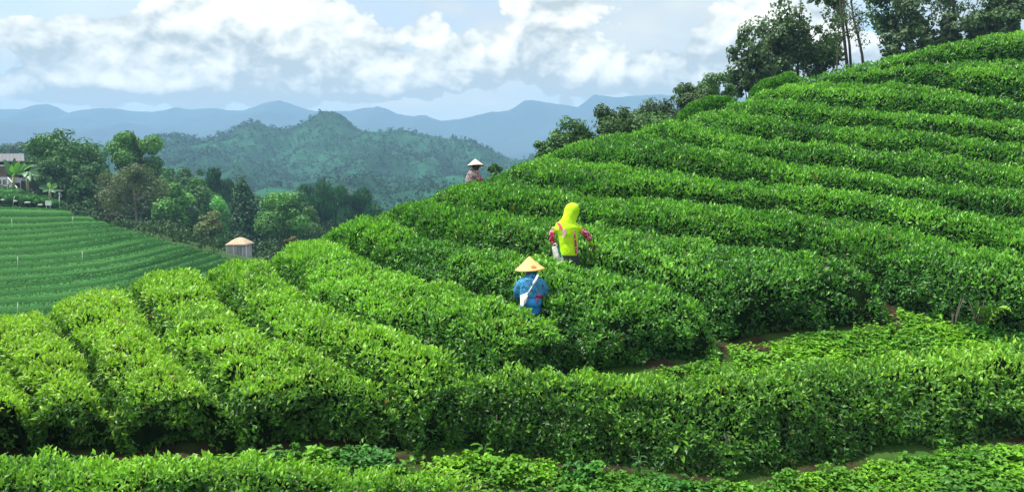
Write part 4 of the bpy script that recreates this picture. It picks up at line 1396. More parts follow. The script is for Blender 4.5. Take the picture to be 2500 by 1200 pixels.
def person(label, root, J, face, group='tea pickers on the near hill'):
    """root foot point, J joints in local metres, face the direction the face looks; returns the Empty with a one-piece body"""
    o = empty('person', root, label, 'person', group)
    mb = MB()
    up = np.array([0, 0, 1.0])
    f = unit(np.array(face, float))
    rt = unit(np.cross(f, up))
    mb.tube([J['hip'] - up * 0.08, J['hip'], J['waist'], J['chest'], J['neck'] - up * 0.03, J['neck'] + up * 0.02], [(0.12, 0.10), (0.14, 0.105), (0.115, 0.09), (0.15, 0.105), (0.13, 0.08), (0.05, 0.05)], 14)
    mb.tube([J['neck'] - up * 0.04, J['head'] - up * 0.06], [0.052, 0.048], 10)
    h = J['head']
    mb.ball(h, (0.076, 0.088, 0.112), 16, 12)
    mb.ball(h + f * 0.03 - up * 0.055, (0.052, 0.052, 0.055), 12, 8)
    mb.tube([h + f * 0.083 + up * 0.025, h + f * 0.105 - up * 0.02], [0.008, 0.014], 8)
    mb.ball(h + f * 0.084 - up * 0.052, (0.020, 0.014, 0.007), 8, 6)
    for s in (-1, 1):
        mb.ball(h + rt * s * 0.078 - up * 0.005, (0.012, 0.02, 0.03), 8, 6)
        mb.ball(h + f * 0.078 + rt * s * 0.03 + up * 0.012, (0.012, 0.01, 0.008), 8, 6)
    for s in 'RL':
        sh, el, wr = J['sh' + s], J['el' + s], J['wr' + s]
        mb.tube([sh, (sh + el) / 2, el, (el + wr) / 2, wr], [0.050, 0.043, 0.036, 0.034, 0.025], 10)
        hand(mb, wr, wr - el + up * J.get('drop', -0.02), f if s == 'R' else f)
    for s in (-1, 1):
        hp = J['hip'] + rt * s * 0.075 - up * 0.03
        kn = np.array([hp[0] * 0.5, hp[1] * 0.5, 0.44]) + rt * s * 0.05 + f * 0.06
        an = rt * s * 0.09 + up * 0.07
        mb.tube([hp, (hp + kn) / 2, kn, (kn + an) / 2, an], [0.082, 0.070, 0.052, 0.048, 0.034], 10)
        mb.tube([an - f * 0.05 - up * 0.03, an + f * 0.06 - up * 0.035, an + f * 0.15 - up * 0.045], [(0.034, 0.03), (0.04, 0.026), (0.032, 0.014)], 8)
    mb.build('body', SKIN, o, True, 0.009, 3)
    # trousers
    tb = MB()
    tb.tube([J['hip'] - up * 0.1, J['hip'], J['waist']], [(0.155, 0.125), (0.16, 0.125), (0.135, 0.11)], 14)
    for s in (-1, 1):
        hp = J['hip'] + rt * s * 0.075 - up * 0.03
        kn = np.array([hp[0] * 0.5, hp[1] * 0.5, 0.44]) + rt * s * 0.05 + f * 0.06
        tb.tube([hp, kn, rt * s * 0.09 + up * 0.10], [0.098, 0.078, 0.062], 12)
        sb = MB()
        an = rt * s * 0.09
        sb.tube([an - f * 0.09 + up * 0.045, an + up * 0.05, an + f * 0.10 + up * 0.035, an + f * 0.19 + up * 0.025], [(0.038, 0.045), (0.048, 0.05), (0.05, 0.035), (0.03, 0.02)], 10)
        sb.build('shoe', mat('rubber_shoe', (0.03, 0.03, 0.035), 0.6), o, True)
    tb.build('trousers', J['trouser_mat'], o, True, 0.012, 3)
    # dark eyes, small and flat on the face
    for s in (-1, 1):
        MB().ball(h + f * 0.087 + rt * s * 0.03 + up * 0.012, (0.008, 0.004, 0.005), 8, 6).build('eye', HAIR, o, True)
    hb = MB()
    hb.ball(h - f * 0.012 + up * 0.018, (0.083, 0.093, 0.105), 16, 12)
    hb.build('hair', HAIR, o, True)
    return o


def cone_hat(o, apex, rim_c, tilt, r, m, rimm, label=None):
    apex, c = np.array(apex), np.array(rim_c)
    ax = unit(np.array(tilt, float))
    a = unit(np.cross(ax, [0, 1.0, 0]))
    b = np.cross(ax, a)
    hgt = (apex - c) @ ax
    V, Fc = [], []
    seg, rings = 40, 9
    prof = [(0.0, 1.0), (0.06, 0.965), (0.2, 0.82), (0.4, 0.60), (0.6, 0.385), (0.8, 0.18), (0.93, 0.06), (1.0, 0.0), (0.985, -0.03), (0.9, 0.03), (0.5, 0.40), (0.04, 0.86)]
    for rr, zz in prof[1:]:
        for k in range(seg):
            w = 2 * math.pi * k / seg
            q = r * rr * (1 + 0.012 * math.sin(3 * w + 1))
            V.append(c + a * q * math.cos(w) + b * q * math.sin(w) + ax * hgt * zz)
    V.append(c + ax * hgt)
    V.append(c + ax * hgt * 0.88)
    n = len(prof) - 1
    for i in range(n - 1):
        for k in range(seg):
            Fc.append((i * seg + k, (i + 1) * seg + k, (i + 1) * seg + (k + 1) % seg, i * seg + (k + 1) % seg))
    for k in range(seg):
        Fc.append((n * seg, k, (k + 1) % seg))
        Fc.append((n * seg + 1, (n - 1) * seg + (k + 1) % seg, (n - 1) * seg + k))
    h = MB().add(V, Fc).build('hat', m, o, True)
    if label:
        h['label'] = label
    rb = MB()
    pts = [c + a * r * math.cos(w) + b * r * math.sin(w) - ax * 0.004 for w in np.linspace(0, 2 * math.pi, 41)]
    rb.tube(pts, 0.0055, 6, ref=ax, cap=False)
    rb.build('hat_rim', rimm, h, True)
    for q in (0.25, 0.42, 0.6, 0.8):
        pass
    return h


def local(o_root, d):
    return lambda px, py, dd=0.0: at(px, py, d + dd) - o_root


# --- the picker in the yellow hood
m0 = march(1396, 650)
dY = float(m0 @ FW) + 0.34
rY = at(1391, 645, dY)
rY[2] = float(ground_z(rY[0], rY[1])) + 0.02
q = local(rY, dY)
J = dict(hip=q(1391, 640), waist=q(1389, 610), chest=q(1386, 570), neck=q(1389, 538, 0.03), head=q(1396.5, 516, 0.09), shR=q(1410, 553), elR=q(1437, 580, 0.06), wrR=q(1444, 599, 0.22),
         shL=q(1354, 555), elL=q(1347, 584, 0.03), wrL=q(1360, 603, 0.22), trouser_mat=cloth('charcoal_cloth', (0.035, 0.04, 0.048)))
pY = person('person in a bright yellow green hooded top with floral sleeves, back turned', rY, J, (0.35, 0.9, -0.2))
sb = MB()
mm = dY / F_PX
sb.tube([q(1389, 624), q(1389, 616), q(1388, 595), q(1386.5, 572), q(1383.5, 558, 0.0), q(1383.5, 549, 0.01), q(1386, 542, 0.02)],
        [(22 * mm, 0.125), (22 * mm, 0.13), (23 * mm, 0.125), (25.5 * mm, 0.13), (30 * mm, 0.125), (27 * mm, 0.105), (16 * mm, 0.075)], 20)
sb.tube([q(1380, 552), q(1403, 550), q(1414, 557, 0.01), q(1420, 563, 0.02)], [0.06, 0.068, 0.062, 0.058], 12)
sb.tube([q(1390, 553), q(1362, 551), q(1355, 560, 0.005), q(1352, 567, 0.01)], [0.06, 0.060, 0.054, 0.050], 12)
sb.build('hooded_top', LIME, pY, True, 0.010, 4)
hb = MB()
hb.tube([q(1383, 557, -0.02), q(1385, 549, 0.0), q(1388, 540, 0.03), q(1392, 528, 0.06), q(1395.5, 517, 0.09), q(1397.5, 508, 0.10), q(1397.5, 501.5, 0.10), q(1397.5, 497.5, 0.10), q(1397.5, 494.5, 0.10)],
        [(0.17, 0.07), (0.15, 0.09), (0.122, 0.105), (0.114, 0.126), (0.125, 0.140), (0.121, 0.134), (0.104, 0.112), (0.07, 0.075), (0.025, 0.025)], 20)
hb.build('hood', LIME, pY, True, 0.010, 3)
for name, pts, rad, mt in (('sleeve', [q(1417, 560, 0.015), q(1428, 569, 0.04), q(1438, 580, 0.06), q(1440, 585, 0.09)], [0.058, 0.054, 0.047, 0.041], FLORAL),
                           ('cuff', [q(1439, 583, 0.08), q(1442, 592, 0.16), q(1444.5, 599, 0.22)], [0.043, 0.038, 0.033], LIME),
                           ('sleeve', [q(1350, 564, 0.01), q(1347, 576, 0.02), q(1347, 586, 0.03), q(1354, 597, 0.14), q(1360, 602, 0.21)], [0.051, 0.048, 0.043, 0.038, 0.033], FLORAL)):
    MB().tube(pts, rad, 14).build(name, mt, pY, True)
MB().tube([q(1413, 556.5, 0.012), q(1419, 561.5, 0.02)], [0.061, 0.0595], 16).build('sleeve_band', cloth('orange_band', (0.75, 0.13, 0.02)), pY, True)


def patch(name, pts, dd, mt, par, q):
    """thin cloth piece lying on a garment"""
    V = [q(px, py, dd(px, py) if callable(dd) else dd) for px, py in pts]
    n = len(V)
    W_ = [v + np.array([0, 0.012, 0]) for v in V]
    mb = MB().add(V + W_, [tuple(range(n)), tuple(reversed(range(n, 2 * n)))] + [(i, i + n, (i + 1) % n + n, (i + 1) % n) for i in range(n)])
    return mb.build(name, mt, par)


def back_d(cx, rx, ry):
    return lambda px, py: -ry * math.sqrt(max(0.0, 1 - ((px - cx) / rx) ** 2)) - 0.014


bY = back_d(1386.5, 27.5, 0.128)
PINK = cloth('pink_print', (0.80, 0.10, 0.25))
PALEP = cloth('pale_pink_print', (0.82, 0.42, 0.52))
patch('print', [(1358, 543), (1365, 543), (1371, 550), (1368, 555), (1362, 548)], lambda x, y: bY(x, y) + 0.0, PINK, pY, q)
patch('print', [(1359, 561), (1364, 554), (1371, 554), (1371, 558), (1364, 562)], lambda x, y: bY(x, y), PINK, pY, q)
patch('print', [(1372, 561), (1378, 558), (1383, 566), (1381, 572), (1376, 580), (1372, 577), (1375, 569)], lambda x, y: bY(x, y), PALEP, pY, q)
patch('side_panel', [(1401.5, 566), (1405, 562), (1407, 585), (1410.5, 618), (1405, 621), (1403.5, 600)], lambda x, y: back_d(1388, 24.5, 0.128)(x, y) - 0.006, FLORAL, pY, q)

WHITEC = cloth('white_canvas', (0.78, 0.76, 0.72))
bg = empty('tote_bag', at(1363, 640, dY - 0.14), 'white canvas bag with a green stripe hanging at the hip of the yellow hooded person', 'bag')
qb = local(at(1363, 640, dY - 0.14), dY - 0.14)
bm_ = MB()
V = [qb(1347, 603), qb(1361, 598), qb(1372, 622), qb(1379, 641), qb(1368, 646), qb(1357, 644), qb(1351, 622)]
n = len(V)
W_ = [v * 0.97 + np.array([0, 0.075, 0]) for v in V]
C0 = sum(V) / n + np.array([0, -0.03, 0])
bm_.add(V + W_ + [C0], [(i, (i + 1) % n, 2 * n) for i in range(n)] + [tuple(reversed(range(n, 2 * n)))] + [(i, i + n, (i + 1) % n + n, (i + 1) % n) for i in range(n)])
bm_.build('bag_body', WHITEC, bg)
patch('stripe', [(1358, 600), (1362, 598.5), (1370, 618), (1371, 628), (1367, 628), (1364, 615)], -0.045, cloth('green_stripe', (0.02, 0.25, 0.16)), bg, qb)
MB().tube([qb(1349, 603, 0.03), qb(1351, 596, 0.02), qb(1356, 594, 0.02), qb(1360, 599, 0.03)], [(0.004, 0.010)] * 4, 6).build('strap', WHITEC, bg, True)

# --- the picker in blue
m0 = march(1292, 754)
dB = float(m0 @ FW) + 0.34
rB = at(1296, 745, dB)
rB[2] = float(ground_z(rB[0], rB[1])) + 0.02
q = local(rB, dB)
mm = dB / F_PX
J = dict(hip=q(1296, 748), waist=q(1297, 725), chest=q(1297, 697), neck=q(1298, 675, 0.05), head=q(1297, 655, 0.10), shR=q(1324, 688), elR=q(1329, 716, 0.05), wrR=q(1321, 728, 0.26),
         shL=q(1270, 691), elL=q(1264, 717, 0.04), wrL=q(1275, 731, 0.25), trouser_mat=cloth('bright_blue_cloth', (0.03, 0.22, 0.62)))
pB = person('person in a blue patterned jacket and orange conical hat, back turned', rB, J, (-0.1, 0.95, -0.25))
sb = MB()
sb.tube([q(1297, 727), q(1297, 718), q(1297, 700), q(1297, 688), q(1297.5, 678, 0.02), q(1298, 671, 0.04)],
        [(29 * mm, 0.155), (29.5 * mm, 0.16), (30 * mm, 0.155), (29 * mm, 0.14), (21 * mm, 0.11), (11 * mm, 0.075)], 22)
sb.tube([q(1315, 685), q(1325, 694), q(1331, 708, 0.03), q(1330, 718, 0.06), q(1322, 727, 0.24)], [0.066, 0.063, 0.056, 0.051, 0.043], 12)
sb.tube([q(1280, 686), q(1269, 695), q(1263, 710, 0.02), q(1263, 720, 0.05), q(1273, 730, 0.22)], [0.068, 0.068, 0.061, 0.056, 0.045], 12)
sb.build('jacket', TEAL, pB, True, 0.011, 4)
MB().tube([q(1298, 676, 0.03), q(1298, 668, 0.06), q(1298, 658, 0.09), q(1298, 650, 0.10)], [(0.10, 0.085), (0.075, 0.085), (0.088, 0.10), (0.085, 0.095)], 18).build('head_scarf', cloth('teal_scarf', (0.02, 0.13, 0.19)), pB, True)
MB().tube([q(1297, 747), q(1297, 736), q(1297, 724)], [(25 * mm, 0.15), (27 * mm, 0.155), (26 * mm, 0.145)], 20).build('apron', cloth('blue_apron', (0.05, 0.33, 0.85)), pB, True)
MB().tube([q(1308, 724, -0.16), q(1316, 723, -0.15), q(1326, 722, -0.07)], [(0.014, 0.02), (0.02, 0.026), (0.012, 0.018)], 8).build('waist_tie', pattern_mat('red_tie', [(0, (0.35, 0.02, 0.06)), (0.5, (0.12, 0.02, 0.06))], 40), pB, True)
MB().tube([q(1312, 726, -0.165), q(1313, 733, -0.17), q(1311, 740, -0.17)], [0.012, 0.014, 0.006], 8).build('waist_tie', mat('red_tie_end', (0.35, 0.02, 0.06), 0.8), pB, True)
STRAW = mat('orange_straw', (0.80, 0.47, 0.17), 0.7, 0.10, 30, 0.3, bump=0.15)
hatB = cone_hat(pB, q(1293, 625, 0.1), q(1294, 656, 0.1), (-0.07, -0.03, 1), 36 * mm, STRAW, mat('orange_rim', (0.55, 0.22, 0.06), 0.7))
# a small reddish mark on the cone
ap, rc = np.array(q(1293, 625, 0.1)), np.array(q(1294, 656, 0.1))
ax = unit(np.array([-0.07, -0.03, 1]))
hg = (ap - rc) @ ax


def on_cone(w, f):
    a = unit(np.cross(ax, [0, 1.0, 0]))
    b = np.cross(ax, a)
    d_ = a * math.cos(w) + b * math.sin(w)
    return rc + ax * hg * (1 - f) * 0.985 + d_ * 36 * mm * f * 1.0 + d_ * 0.004 + ax * 0.006


wts = [(0.0, 0), (0.12, 0.03), (0.2, -0.08), (0.27, 0.03), (0.42, 0.05), (0.3, 0.14), (0.12, 0.15), (-0.02, 0.09)]
best = min(np.linspace(0, 6.28, 60), key=lambda w: np.linalg.norm(on_cone(w, 0.72) - np.array(q(1305, 646, -0.1))))
V = [on_cone(best + (w - 0.2) * 1.3, 0.68 + f * 1.1) for w, f in wts]
MB().add(V, [tuple(range(len(V)))]).build('mark', mat('reddish_mark', (0.55, 0.16, 0.06), 0.8), hatB)

rb_ = at(1280, 742, dB - 0.2)
sbag = empty('shoulder_bag', rb_, 'white cloth shoulder bag hanging low on the back of the person in blue', 'bag')
qb = local(rb_, dB)
V = [qb(1270, 722, -0.12), qb(1288, 714, -0.19), qb(1289, 722, -0.2), qb(1284, 738, -0.2), qb(1277, 747, -0.19), qb(1270, 744, -0.14)]
n = len(V)
W_ = [v + np.array([0, 0.06, 0]) for v in V]
C0 = sum(V) / n + np.array([0, -0.03, 0])
MB().add(V + W_ + [C0], [(i, (i + 1) % n, 2 * n) for i in range(n)] + [tuple(reversed(range(n, 2 * n)))] + [(i, i + n, (i + 1) % n + n, (i + 1) % n) for i in range(n)]).build('bag_body', WHITEC, sbag)
st = [(1287, 717, -0.20), (1292, 710, -0.205), (1298, 700, -0.20), (1304, 689, -0.185), (1309, 680, -0.165), (1312, 673, -0.12), (1312, 669, -0.06), (1311, 668, 0.02)]
MB().tube([qb(*p) for p in st], [(0.018, 0.006)] * len(st), 8, ref=(1, 0, 0.5)).build('strap', WHITEC, sbag, True)

# --- the picker on the ridge
dP = 20.9
rP = at(1155, 450, dP)
rP[2] = float(rP[2]) - 0.62
q = local(rP, dP)
mm = dP / F_PX
J = dict(hip=q(1154, 462), waist=q(1154, 448), chest=q(1156, 426), neck=q(1160, 413), head=q(1162, 404.5), shR=q(1164, 421, -0.12), elR=q(1168, 437, -0.14), wrR=q(1179, 440, -0.08),
         shL=q(1158, 421, 0.13), elL=q(1166, 437, 0.15), wrL=q(1178, 440, 0.1), trouser_mat=cloth('dark_brown_cloth', (0.05, 0.04, 0.035)))
pP = person('person in a brown patterned blouse and pale conical hat, side on at the ridge line', rP, J, (1, 0.15, -0.2))
sb = MB()
sb.tube([q(1153, 462), q(1153, 450), q(1154, 436), q(1156, 425), q(1158, 418), q(1160, 413)], [(17 * mm, 0.17), (18 * mm, 0.18), (17.5 * mm, 0.19), (15 * mm, 0.19), (11 * mm, 0.15), (7 * mm, 0.07)], 20)
sb.tube([q(1160, 420, -0.1), q(1165, 428, -0.14), q(1168.5, 437, -0.15)], [0.075, 0.072, 0.062], 12)
sb.tube([q(1158, 420, 0.1), q(1163, 428, 0.14), q(1166, 436, 0.15)], [0.075, 0.07, 0.06], 12)
sb.build('blouse', PLAID, pP, True, 0.012, 3)
RED = cloth('red_sleeve', (0.50, 0.05, 0.09))
MB().tube([q(1168, 434, -0.15), q(1171, 438, -0.14), q(1177, 440, -0.09)], [0.066, 0.060, 0.045], 12).build('sleeve', RED, pP, True)
MB().tube([q(1166, 434, 0.15), q(1170, 438, 0.14), q(1176, 440, 0.1)], [0.062, 0.056, 0.045], 12).build('sleeve', RED, pP, True)
MB().tube([q(1159, 416), q(1161, 411), q(1162, 404), q(1162, 399)], [(0.085, 0.09), (0.085, 0.085), (0.10, 0.095), (0.10, 0.09)], 16).build('head_scarf', cloth('dark_scarf', (0.06, 0.05, 0.055)), pP, True)
cone_hat(pP, q(1158.5, 388), q(1161, 404), (-0.05, 0.10, 1), 21.2 * mm, mat('pale_straw', (0.74, 0.62, 0.50), 0.75, 0.1, 30, 0.3, bump=0.15), mat('red_rim', (0.40, 0.07, 0.06), 0.7))

# ------------------------------------------------------------------ house, hut and small things by the far field
WOOD = mat('weathered_wood', (0.16, 0.12, 0.09), 0.85, 0.35, 4, 0.2, bump=0.3)
DARKW = mat('dark_boards', (0.045, 0.042, 0.040), 0.85, 0.35, 4, 0.2, bump=0.3)
PLASTER = mat('pale_plaster', (0.60, 0.62, 0.64), 0.85, 0.12, 3, 0.2)
WHITE = mat('white_paint', (0.78, 0.79, 0.80), 0.5, 0.06, 5, 0.4)
ROOFM = mat('grey_metal_roof', (0.12, 0.125, 0.135), 0.7, 0.2, 2, 0.2)
GLASS = mat('window_glass', (0.05, 0.09, 0.11), 0.12, 0, 1, 0.8)
hd = 88.0
hp = at(-10, 470, hd)
house = empty('house', hp, 'wooden house with grey metal roof cut off by the left edge', 'house')
q = local(hp, hd)
ms = hd / F_PX


def wbox(x0, x1, y0, y1, dd, th):
    a, b = q(x0, y1, dd), q(x1, y0, dd)
    return [(a[0] + b[0]) / 2, (a[1] + b[1]) / 2 + th / 2, (a[2] + b[2]) / 2], [abs(b[0] - a[0]), th, abs(b[2] - a[2])]


for y0, y1, mt, nm in ((395, 402, DARKW, 'wall'), (406, 432, WOOD, 'wall'), (432, 476, PLASTER, 'wall')):
    c, s_ = wbox(-70, 17 if y1 > 410 else 46, y0, y1, 1.0, 5.0)
    MB().box(c, s_).build(nm, mt, house)
c, s_ = wbox(-70, 46, 402, 406, 0.9, 5.1)
MB().box(c, s_).build('fascia_board', WHITE, house)
c, s_ = wbox(17, 50, 406, 440, 3.2, 3.0)
MB().box(c, s_).build('wall', DARKW, house)
c, s_ = wbox(36, 54, 434, 470, 2.2, 3.0)
MB().box(c, s_).build('annex_wall', PLASTER, house)
c, s_ = wbox(37, 48, 446, 458, 2.12, 0.1)
MB().box(c, s_).build('annex_opening', DARKW, house)
for i, x0 in enumerate(range(-66, 52, 9)):
    mb = MB()
    a, b = q(x0, 394, 0.2), q(x0 + 8.7, 394, 0.2)
    t0, t1 = q(x0 - 1.5, 376, 3.2), q(x0 + 7.2, 376, 3.2)
    up = np.array([0, 0, 0.05])
    mb.add([a, b, t1, t0, a + up, b + up, t1 + up, t0 + up], [(3, 2, 1, 0), (4, 5, 6, 7), (0, 1, 5, 4), (1, 2, 6, 5), (2, 3, 7, 6), (3, 0, 4, 7)])
    b2, a2 = q(x0 + 8.7, 394, 6.2), q(x0, 394, 6.2)
    mb.add([t0, t1, b2, a2, t0 + up, t1 + up, b2 + up, a2 + up], [(3, 2, 1, 0), (4, 5, 6, 7), (0, 1, 5, 4), (1, 2, 6, 5), (2, 3, 7, 6), (3, 0, 4, 7)])
    mb.tube([a + up, t0 + up], 0.03, 5)
    mb.build('roof_panel', ROOFM, house)
for i, (x0, x1) in enumerate(((-16, -8), (-5, 3), (6, 14))):
    c, s_ = wbox(x0, x1, 437, 450, 0.92, 0.12)
    w = MB().box(c, s_).build('window', WHITE, house)
    for k in range(2):
        c, s_ = wbox(x0 + 0.8 + k * 3.7, x0 + 3.9 + k * 3.7, 438, 449, 0.9, 0.1)
        MB().box(c, s_).build('pane', GLASS, w)
# stair railing
sr = MB()
p0, p1 = q(19, 433, -0.6), q(42, 458, -1.4)
b0, b1 = q(19, 452, -0.6), q(42, 471, -1.4)
sr.tube([p0, p1], 0.045, 6)
sr.tube([b0, b1], 0.035, 6)
rail = sr.build('stair_railing', WHITE, house)
for i in range(9):
    f = i / 8
    MB().tube([p0 + (p1 - p0) * f, b0 + (b1 - b0) * f - np.array([0, 0, 0.15])], 0.05 if i in (0, 8) else 0.022, 5).build('baluster', WHITE, rail)
for i in range(6):
    f = (i + 0.5) / 6
    p = b0 + (b1 - b0) * f
    MB().box(p + np.array([-0.3, 0.5, -0.12]), (0.9, 0.9, 0.12)).build('stair_step', WOOD, house)
fh = at(70, 478, 85)
fen = empty('board_fence', fh, 'dark upright board screen behind the banana plant', 'fence')
q = local(fh, 85)
r_ = np.random.RandomState(3)
for i in range(12):
    x0 = 53 + i * 3
    a, b = q(x0, 480), q(x0 + 2.75, 441 + r_.uniform(-1.5, 2) + i * 0.25)
    MB().box([(a[0] + b[0]) / 2, r_.uniform(-0.02, 0.02), (a[2] + b[2]) / 2], [b[0] - a[0], 0.05, b[2] - a[2]]).build('board', DARKW, fen)

# hut
dH = 70.0
hp = at(578, 640, dH)
hut = empty('hut', hp, 'small grey panelled hut with tan hipped roof at the lower end of the field', 'hut')
q = local(hp, dH)
ms = dH / F_PX
GREY = mat('grey_panel', (0.40, 0.38, 0.42), 0.7, 0.18, 2.5, 0.3)
GREYL = mat('pale_post', (0.62, 0.60, 0.62), 0.7, 0.1, 3, 0.3)
TAN = mat('tan_roof', (0.42, 0.32, 0.22), 0.85, 0.14, 5, 0.2, bump=0.3)
c, s_ = wbox(554.5, 601, 597, 665, 0.05, 1.6)
MB().box(c, s_).build('wall', GREY, hut)
for x0 in np.arange(555, 569, 2.4):
    c, s_ = wbox(x0, x0 + 1.9, 598, 664, -0.02, 0.07)
    MB().box(c, s_).build('panel_rib', GREY, hut)
for x0, x1 in ((569.5, 572), (553, 554.6), (600.5, 602.2)):
    c, s_ = wbox(x0, x1, 597, 665, -0.05, 0.12)
    MB().box(c, s_).build('post', GREYL, hut)
c, s_ = wbox(579, 596, 602, 632, 0.0, 0.06)
wf = MB().box(c, s_).build('window', mat('dark_frame', (0.16, 0.16, 0.18), 0.6), hut)
c, s_ = wbox(580.5, 587, 603.5, 631, -0.02, 0.05)
MB().box(c, s_).build('pane', mat('dusty_pane', (0.26, 0.27, 0.29), 0.3), wf)
c, s_ = wbox(588.5, 595, 603.5, 631, -0.02, 0.05)
MB().box(c, s_).build('pane', MATS['dusty_pane'], wf)
c, s_ = wbox(592, 594.2, 603, 632, -0.06, 0.06)
MB().box(c, s_).build('window_bar', GREYL, wf)
rm = MB()
cx, cy = q(578, 600)[0], q(578, 600, 0.85)[1]
zE, zT = q(578, 596.5)[2], q(578, 580.5)[2]
hx, hy = 29.5 * ms, 1.15
V, Fc = [], []
lev = [(1.0, -0.10), (1.0, 0.0), (0.80, 0.24), (0.52, 0.62), (0.28, 0.88), (0.08, 1.0)]
for f, zf in lev:
    for k in range(24):
        w = 2 * math.pi * k / 24
        cc, ss = math.cos(w), math.sin(w)
        rr = 1 / max(abs(cc), abs(ss)) ** 0.95
        V.append((cx + hx * f * cc * rr * 0.93, cy + hy * f * ss * rr * 0.93, zE + (zT - zE) * zf))
for i in range(len(lev) - 1):
    for k in range(24):
        Fc.append((i * 24 + k, i * 24 + (k + 1) % 24, (i + 1) * 24 + (k + 1) % 24, (i + 1) * 24 + k))
Fc += [tuple((len(lev) - 1) * 24 + k for k in range(24)), tuple(reversed(range(24)))]
rm.add(V, Fc).build('roof', TAN, hut, True)

# lamp post
dL = 77.0
lp = at(145, 506, dL)
lamp = empty('lamp_post', lp, 'solar lamp post at the top corner of the far field', 'lamp post')
q = local(lp, dL)
GALV = mat('galvanised', (0.55, 0.57, 0.58), 0.4, 0.1, 5, 0.5, 0.6)
MB().tube([q(145, 508), q(145, 468)], [0.05, 0.04], 8).build('pole', GALV, lamp, True)
MB().tube([q(145, 482), q(149, 481.5), q(149.5, 474)], 0.025, 6).build('arm', GALV, lamp, True)
MB().ball(q(145, 472, -0.05), (0.09, 0.09, 0.09), 12, 8).build('lamp_head', WHITE, lamp, True)
mb = MB()
c = q(145, 465)
mb.box(c, (0.62, 0.5, 0.045), 0.3)
mb.build('solar_panel', mat('panel_white', (0.6, 0.64, 0.7), 0.25), lamp)
sg = at(118, 503, 76)
sign = empty('sign_board', sg, 'white box shaped sign board on the top row of the field', 'sign')
q = local(sg, 76)
MB().box(q(118, 496, 0), (13 * 76 / F_PX, 0.14, 10.5 * 76 / F_PX)).build('board', WHITE, sign)
MB().box(q(118, 490, -0.02), (14 * 76 / F_PX, 0.22, 0.06)).build('board_cap', GREYL, sign)
for x in (113.5, 122.5):
    MB().tube([q(x, 501.5), q(x, 512)], 0.025, 6).build('leg', GALV, sign, True)
PIPE = mat('white_pipe', (0.72, 0.74, 0.72), 0.5, 0.05, 4, 0.4)
for px, y0, y1, lean, lab in ((31, 480, 498, 4, 'short leaning white stake under the clipped bushes of the house bank'), (29, 535, 553, 0, 'thin white stake in the second field row near the left edge'), (178, 529, 546, 0, 'thin white stake in the upper right part of the far field'),
                              (43, 627, 648, 0, 'thin white stake in the middle of the far field by the left edge'), (200, 614, 637, 1, 'thin white stake in the middle of the far field right of the others'),
                              (210, 720, 744, 0, 'thin white stake rising just over the near lime green hedge'), (42.5, 739, 760, 1, 'lowest thin white stake near the bottom of the far field')):
    d = np.arange(40, 90, 0.05)
    P = d[:, None] * ray(px, y1)[None]
    k = np.nonzero(P[:, 2] - FS(P[:, 0], P[:, 1]) < 0)[0]
    b = P[k[0]] if len(k) else at(px, y1, 76)
    dd = float(b @ FW)
    t = at(px + lean, y0, dd) - b
    mb = MB().tube([(0, 0, -0.4), t * 0.5, t], 0.016, 7).tube([t, t + np.array([0.0, 0, 0.05])], 0.024, 7)
    o = mb.build('stake', PIPE, None, True)
    o.location = b
    tag(o, lab, 'stake', 'thin white stakes in the far field')

# clipped bushes and pale stones on the bank below the house
for i, (px, py, w, h) in enumerate([(-12, 481, 62, 22), (32, 484, 44, 24), (72, 487, 42, 22), (104, 491, 34, 18), (132, 497, 30, 14), (20, 470, 70, 16)]):
    d = 79.0 + (2.5 if i == 5 else 0)
    c = at(px, py, d)
    mb = MB().ball((0, 0, 0), (w / 2 * d / F_PX * 1.08, 0.95, h / 2 * d / F_PX * 1.15), 28, 16)
    V = np.array(mb.v)
    V *= (1 + 0.22 * (vnoise(V + c, 1.6, i, 3) - 0.5))[:, None]
    mb.v = [tuple(p) for p in V]
    o = mb.build('clipped_bush', TRIM, None, True)
    o.location = c
    tag(o, ['clipped rounded tea bush at the left edge below the house', 'clipped rounded tea bush behind the leaning white stake', 'clipped rounded tea bush under the dark board screen', 'clipped rounded tea bush just behind the white sign board', 'lowest clipped tea bush by the lamp post',
            'upper clipped tea bush under the stair railing'][i], 'tea bush', 'clipped tea bushes below the house')
    k = 900
    dr = unit(rng.randn(k, 3))
    ii = rng.randint(0, len(V), k)
    B = V[ii] + rng.randn(k, 3) * 0.04
    L = 0.1 + 0.1 * rng.rand(k)
    Cc = FCOL * (0.6 + 0.9 * rng.rand(k, 1))
    lo = link('leaves', leaves_mesh('leaves', B, unit(unit(V[ii]) + dr * 0.7), dr, L, L * 0.6, Cc, False), o, TREELEAF)
    lo['kind'] = 'stuff'
for i, (px, py, w) in enumerate([(7, 488, 9), (37, 491, 9), (67, 494.5, 16), (98, 500, 12)]):
    c = at(px, py, 77.3)
    mb = MB().ball((0, 0, 0), (w / 2 * 77 / F_PX, 0.22, 0.09), 12, 6)
    V = np.array(mb.v)
    V *= (1 + 0.5 * (vnoise(V + c, 4, i, 2) - 0.5))[:, None]
    mb.v = [tuple(p) for p in V]
    o = mb.build('stone', mat('pale_stone', (0.42, 0.40, 0.37), 0.9, 0.2, 6, 0.2), None, True)
    o.location = c
    tag(o, ['pale flat stone at the left edge under the clipped bushes', 'pale flat stone right of the leaning white stake', 'widest pale flat stone under the clipped bushes', 'pale flat stone left of the white sign board'][i], 'stone', 'pale stones under the clipped bushes')


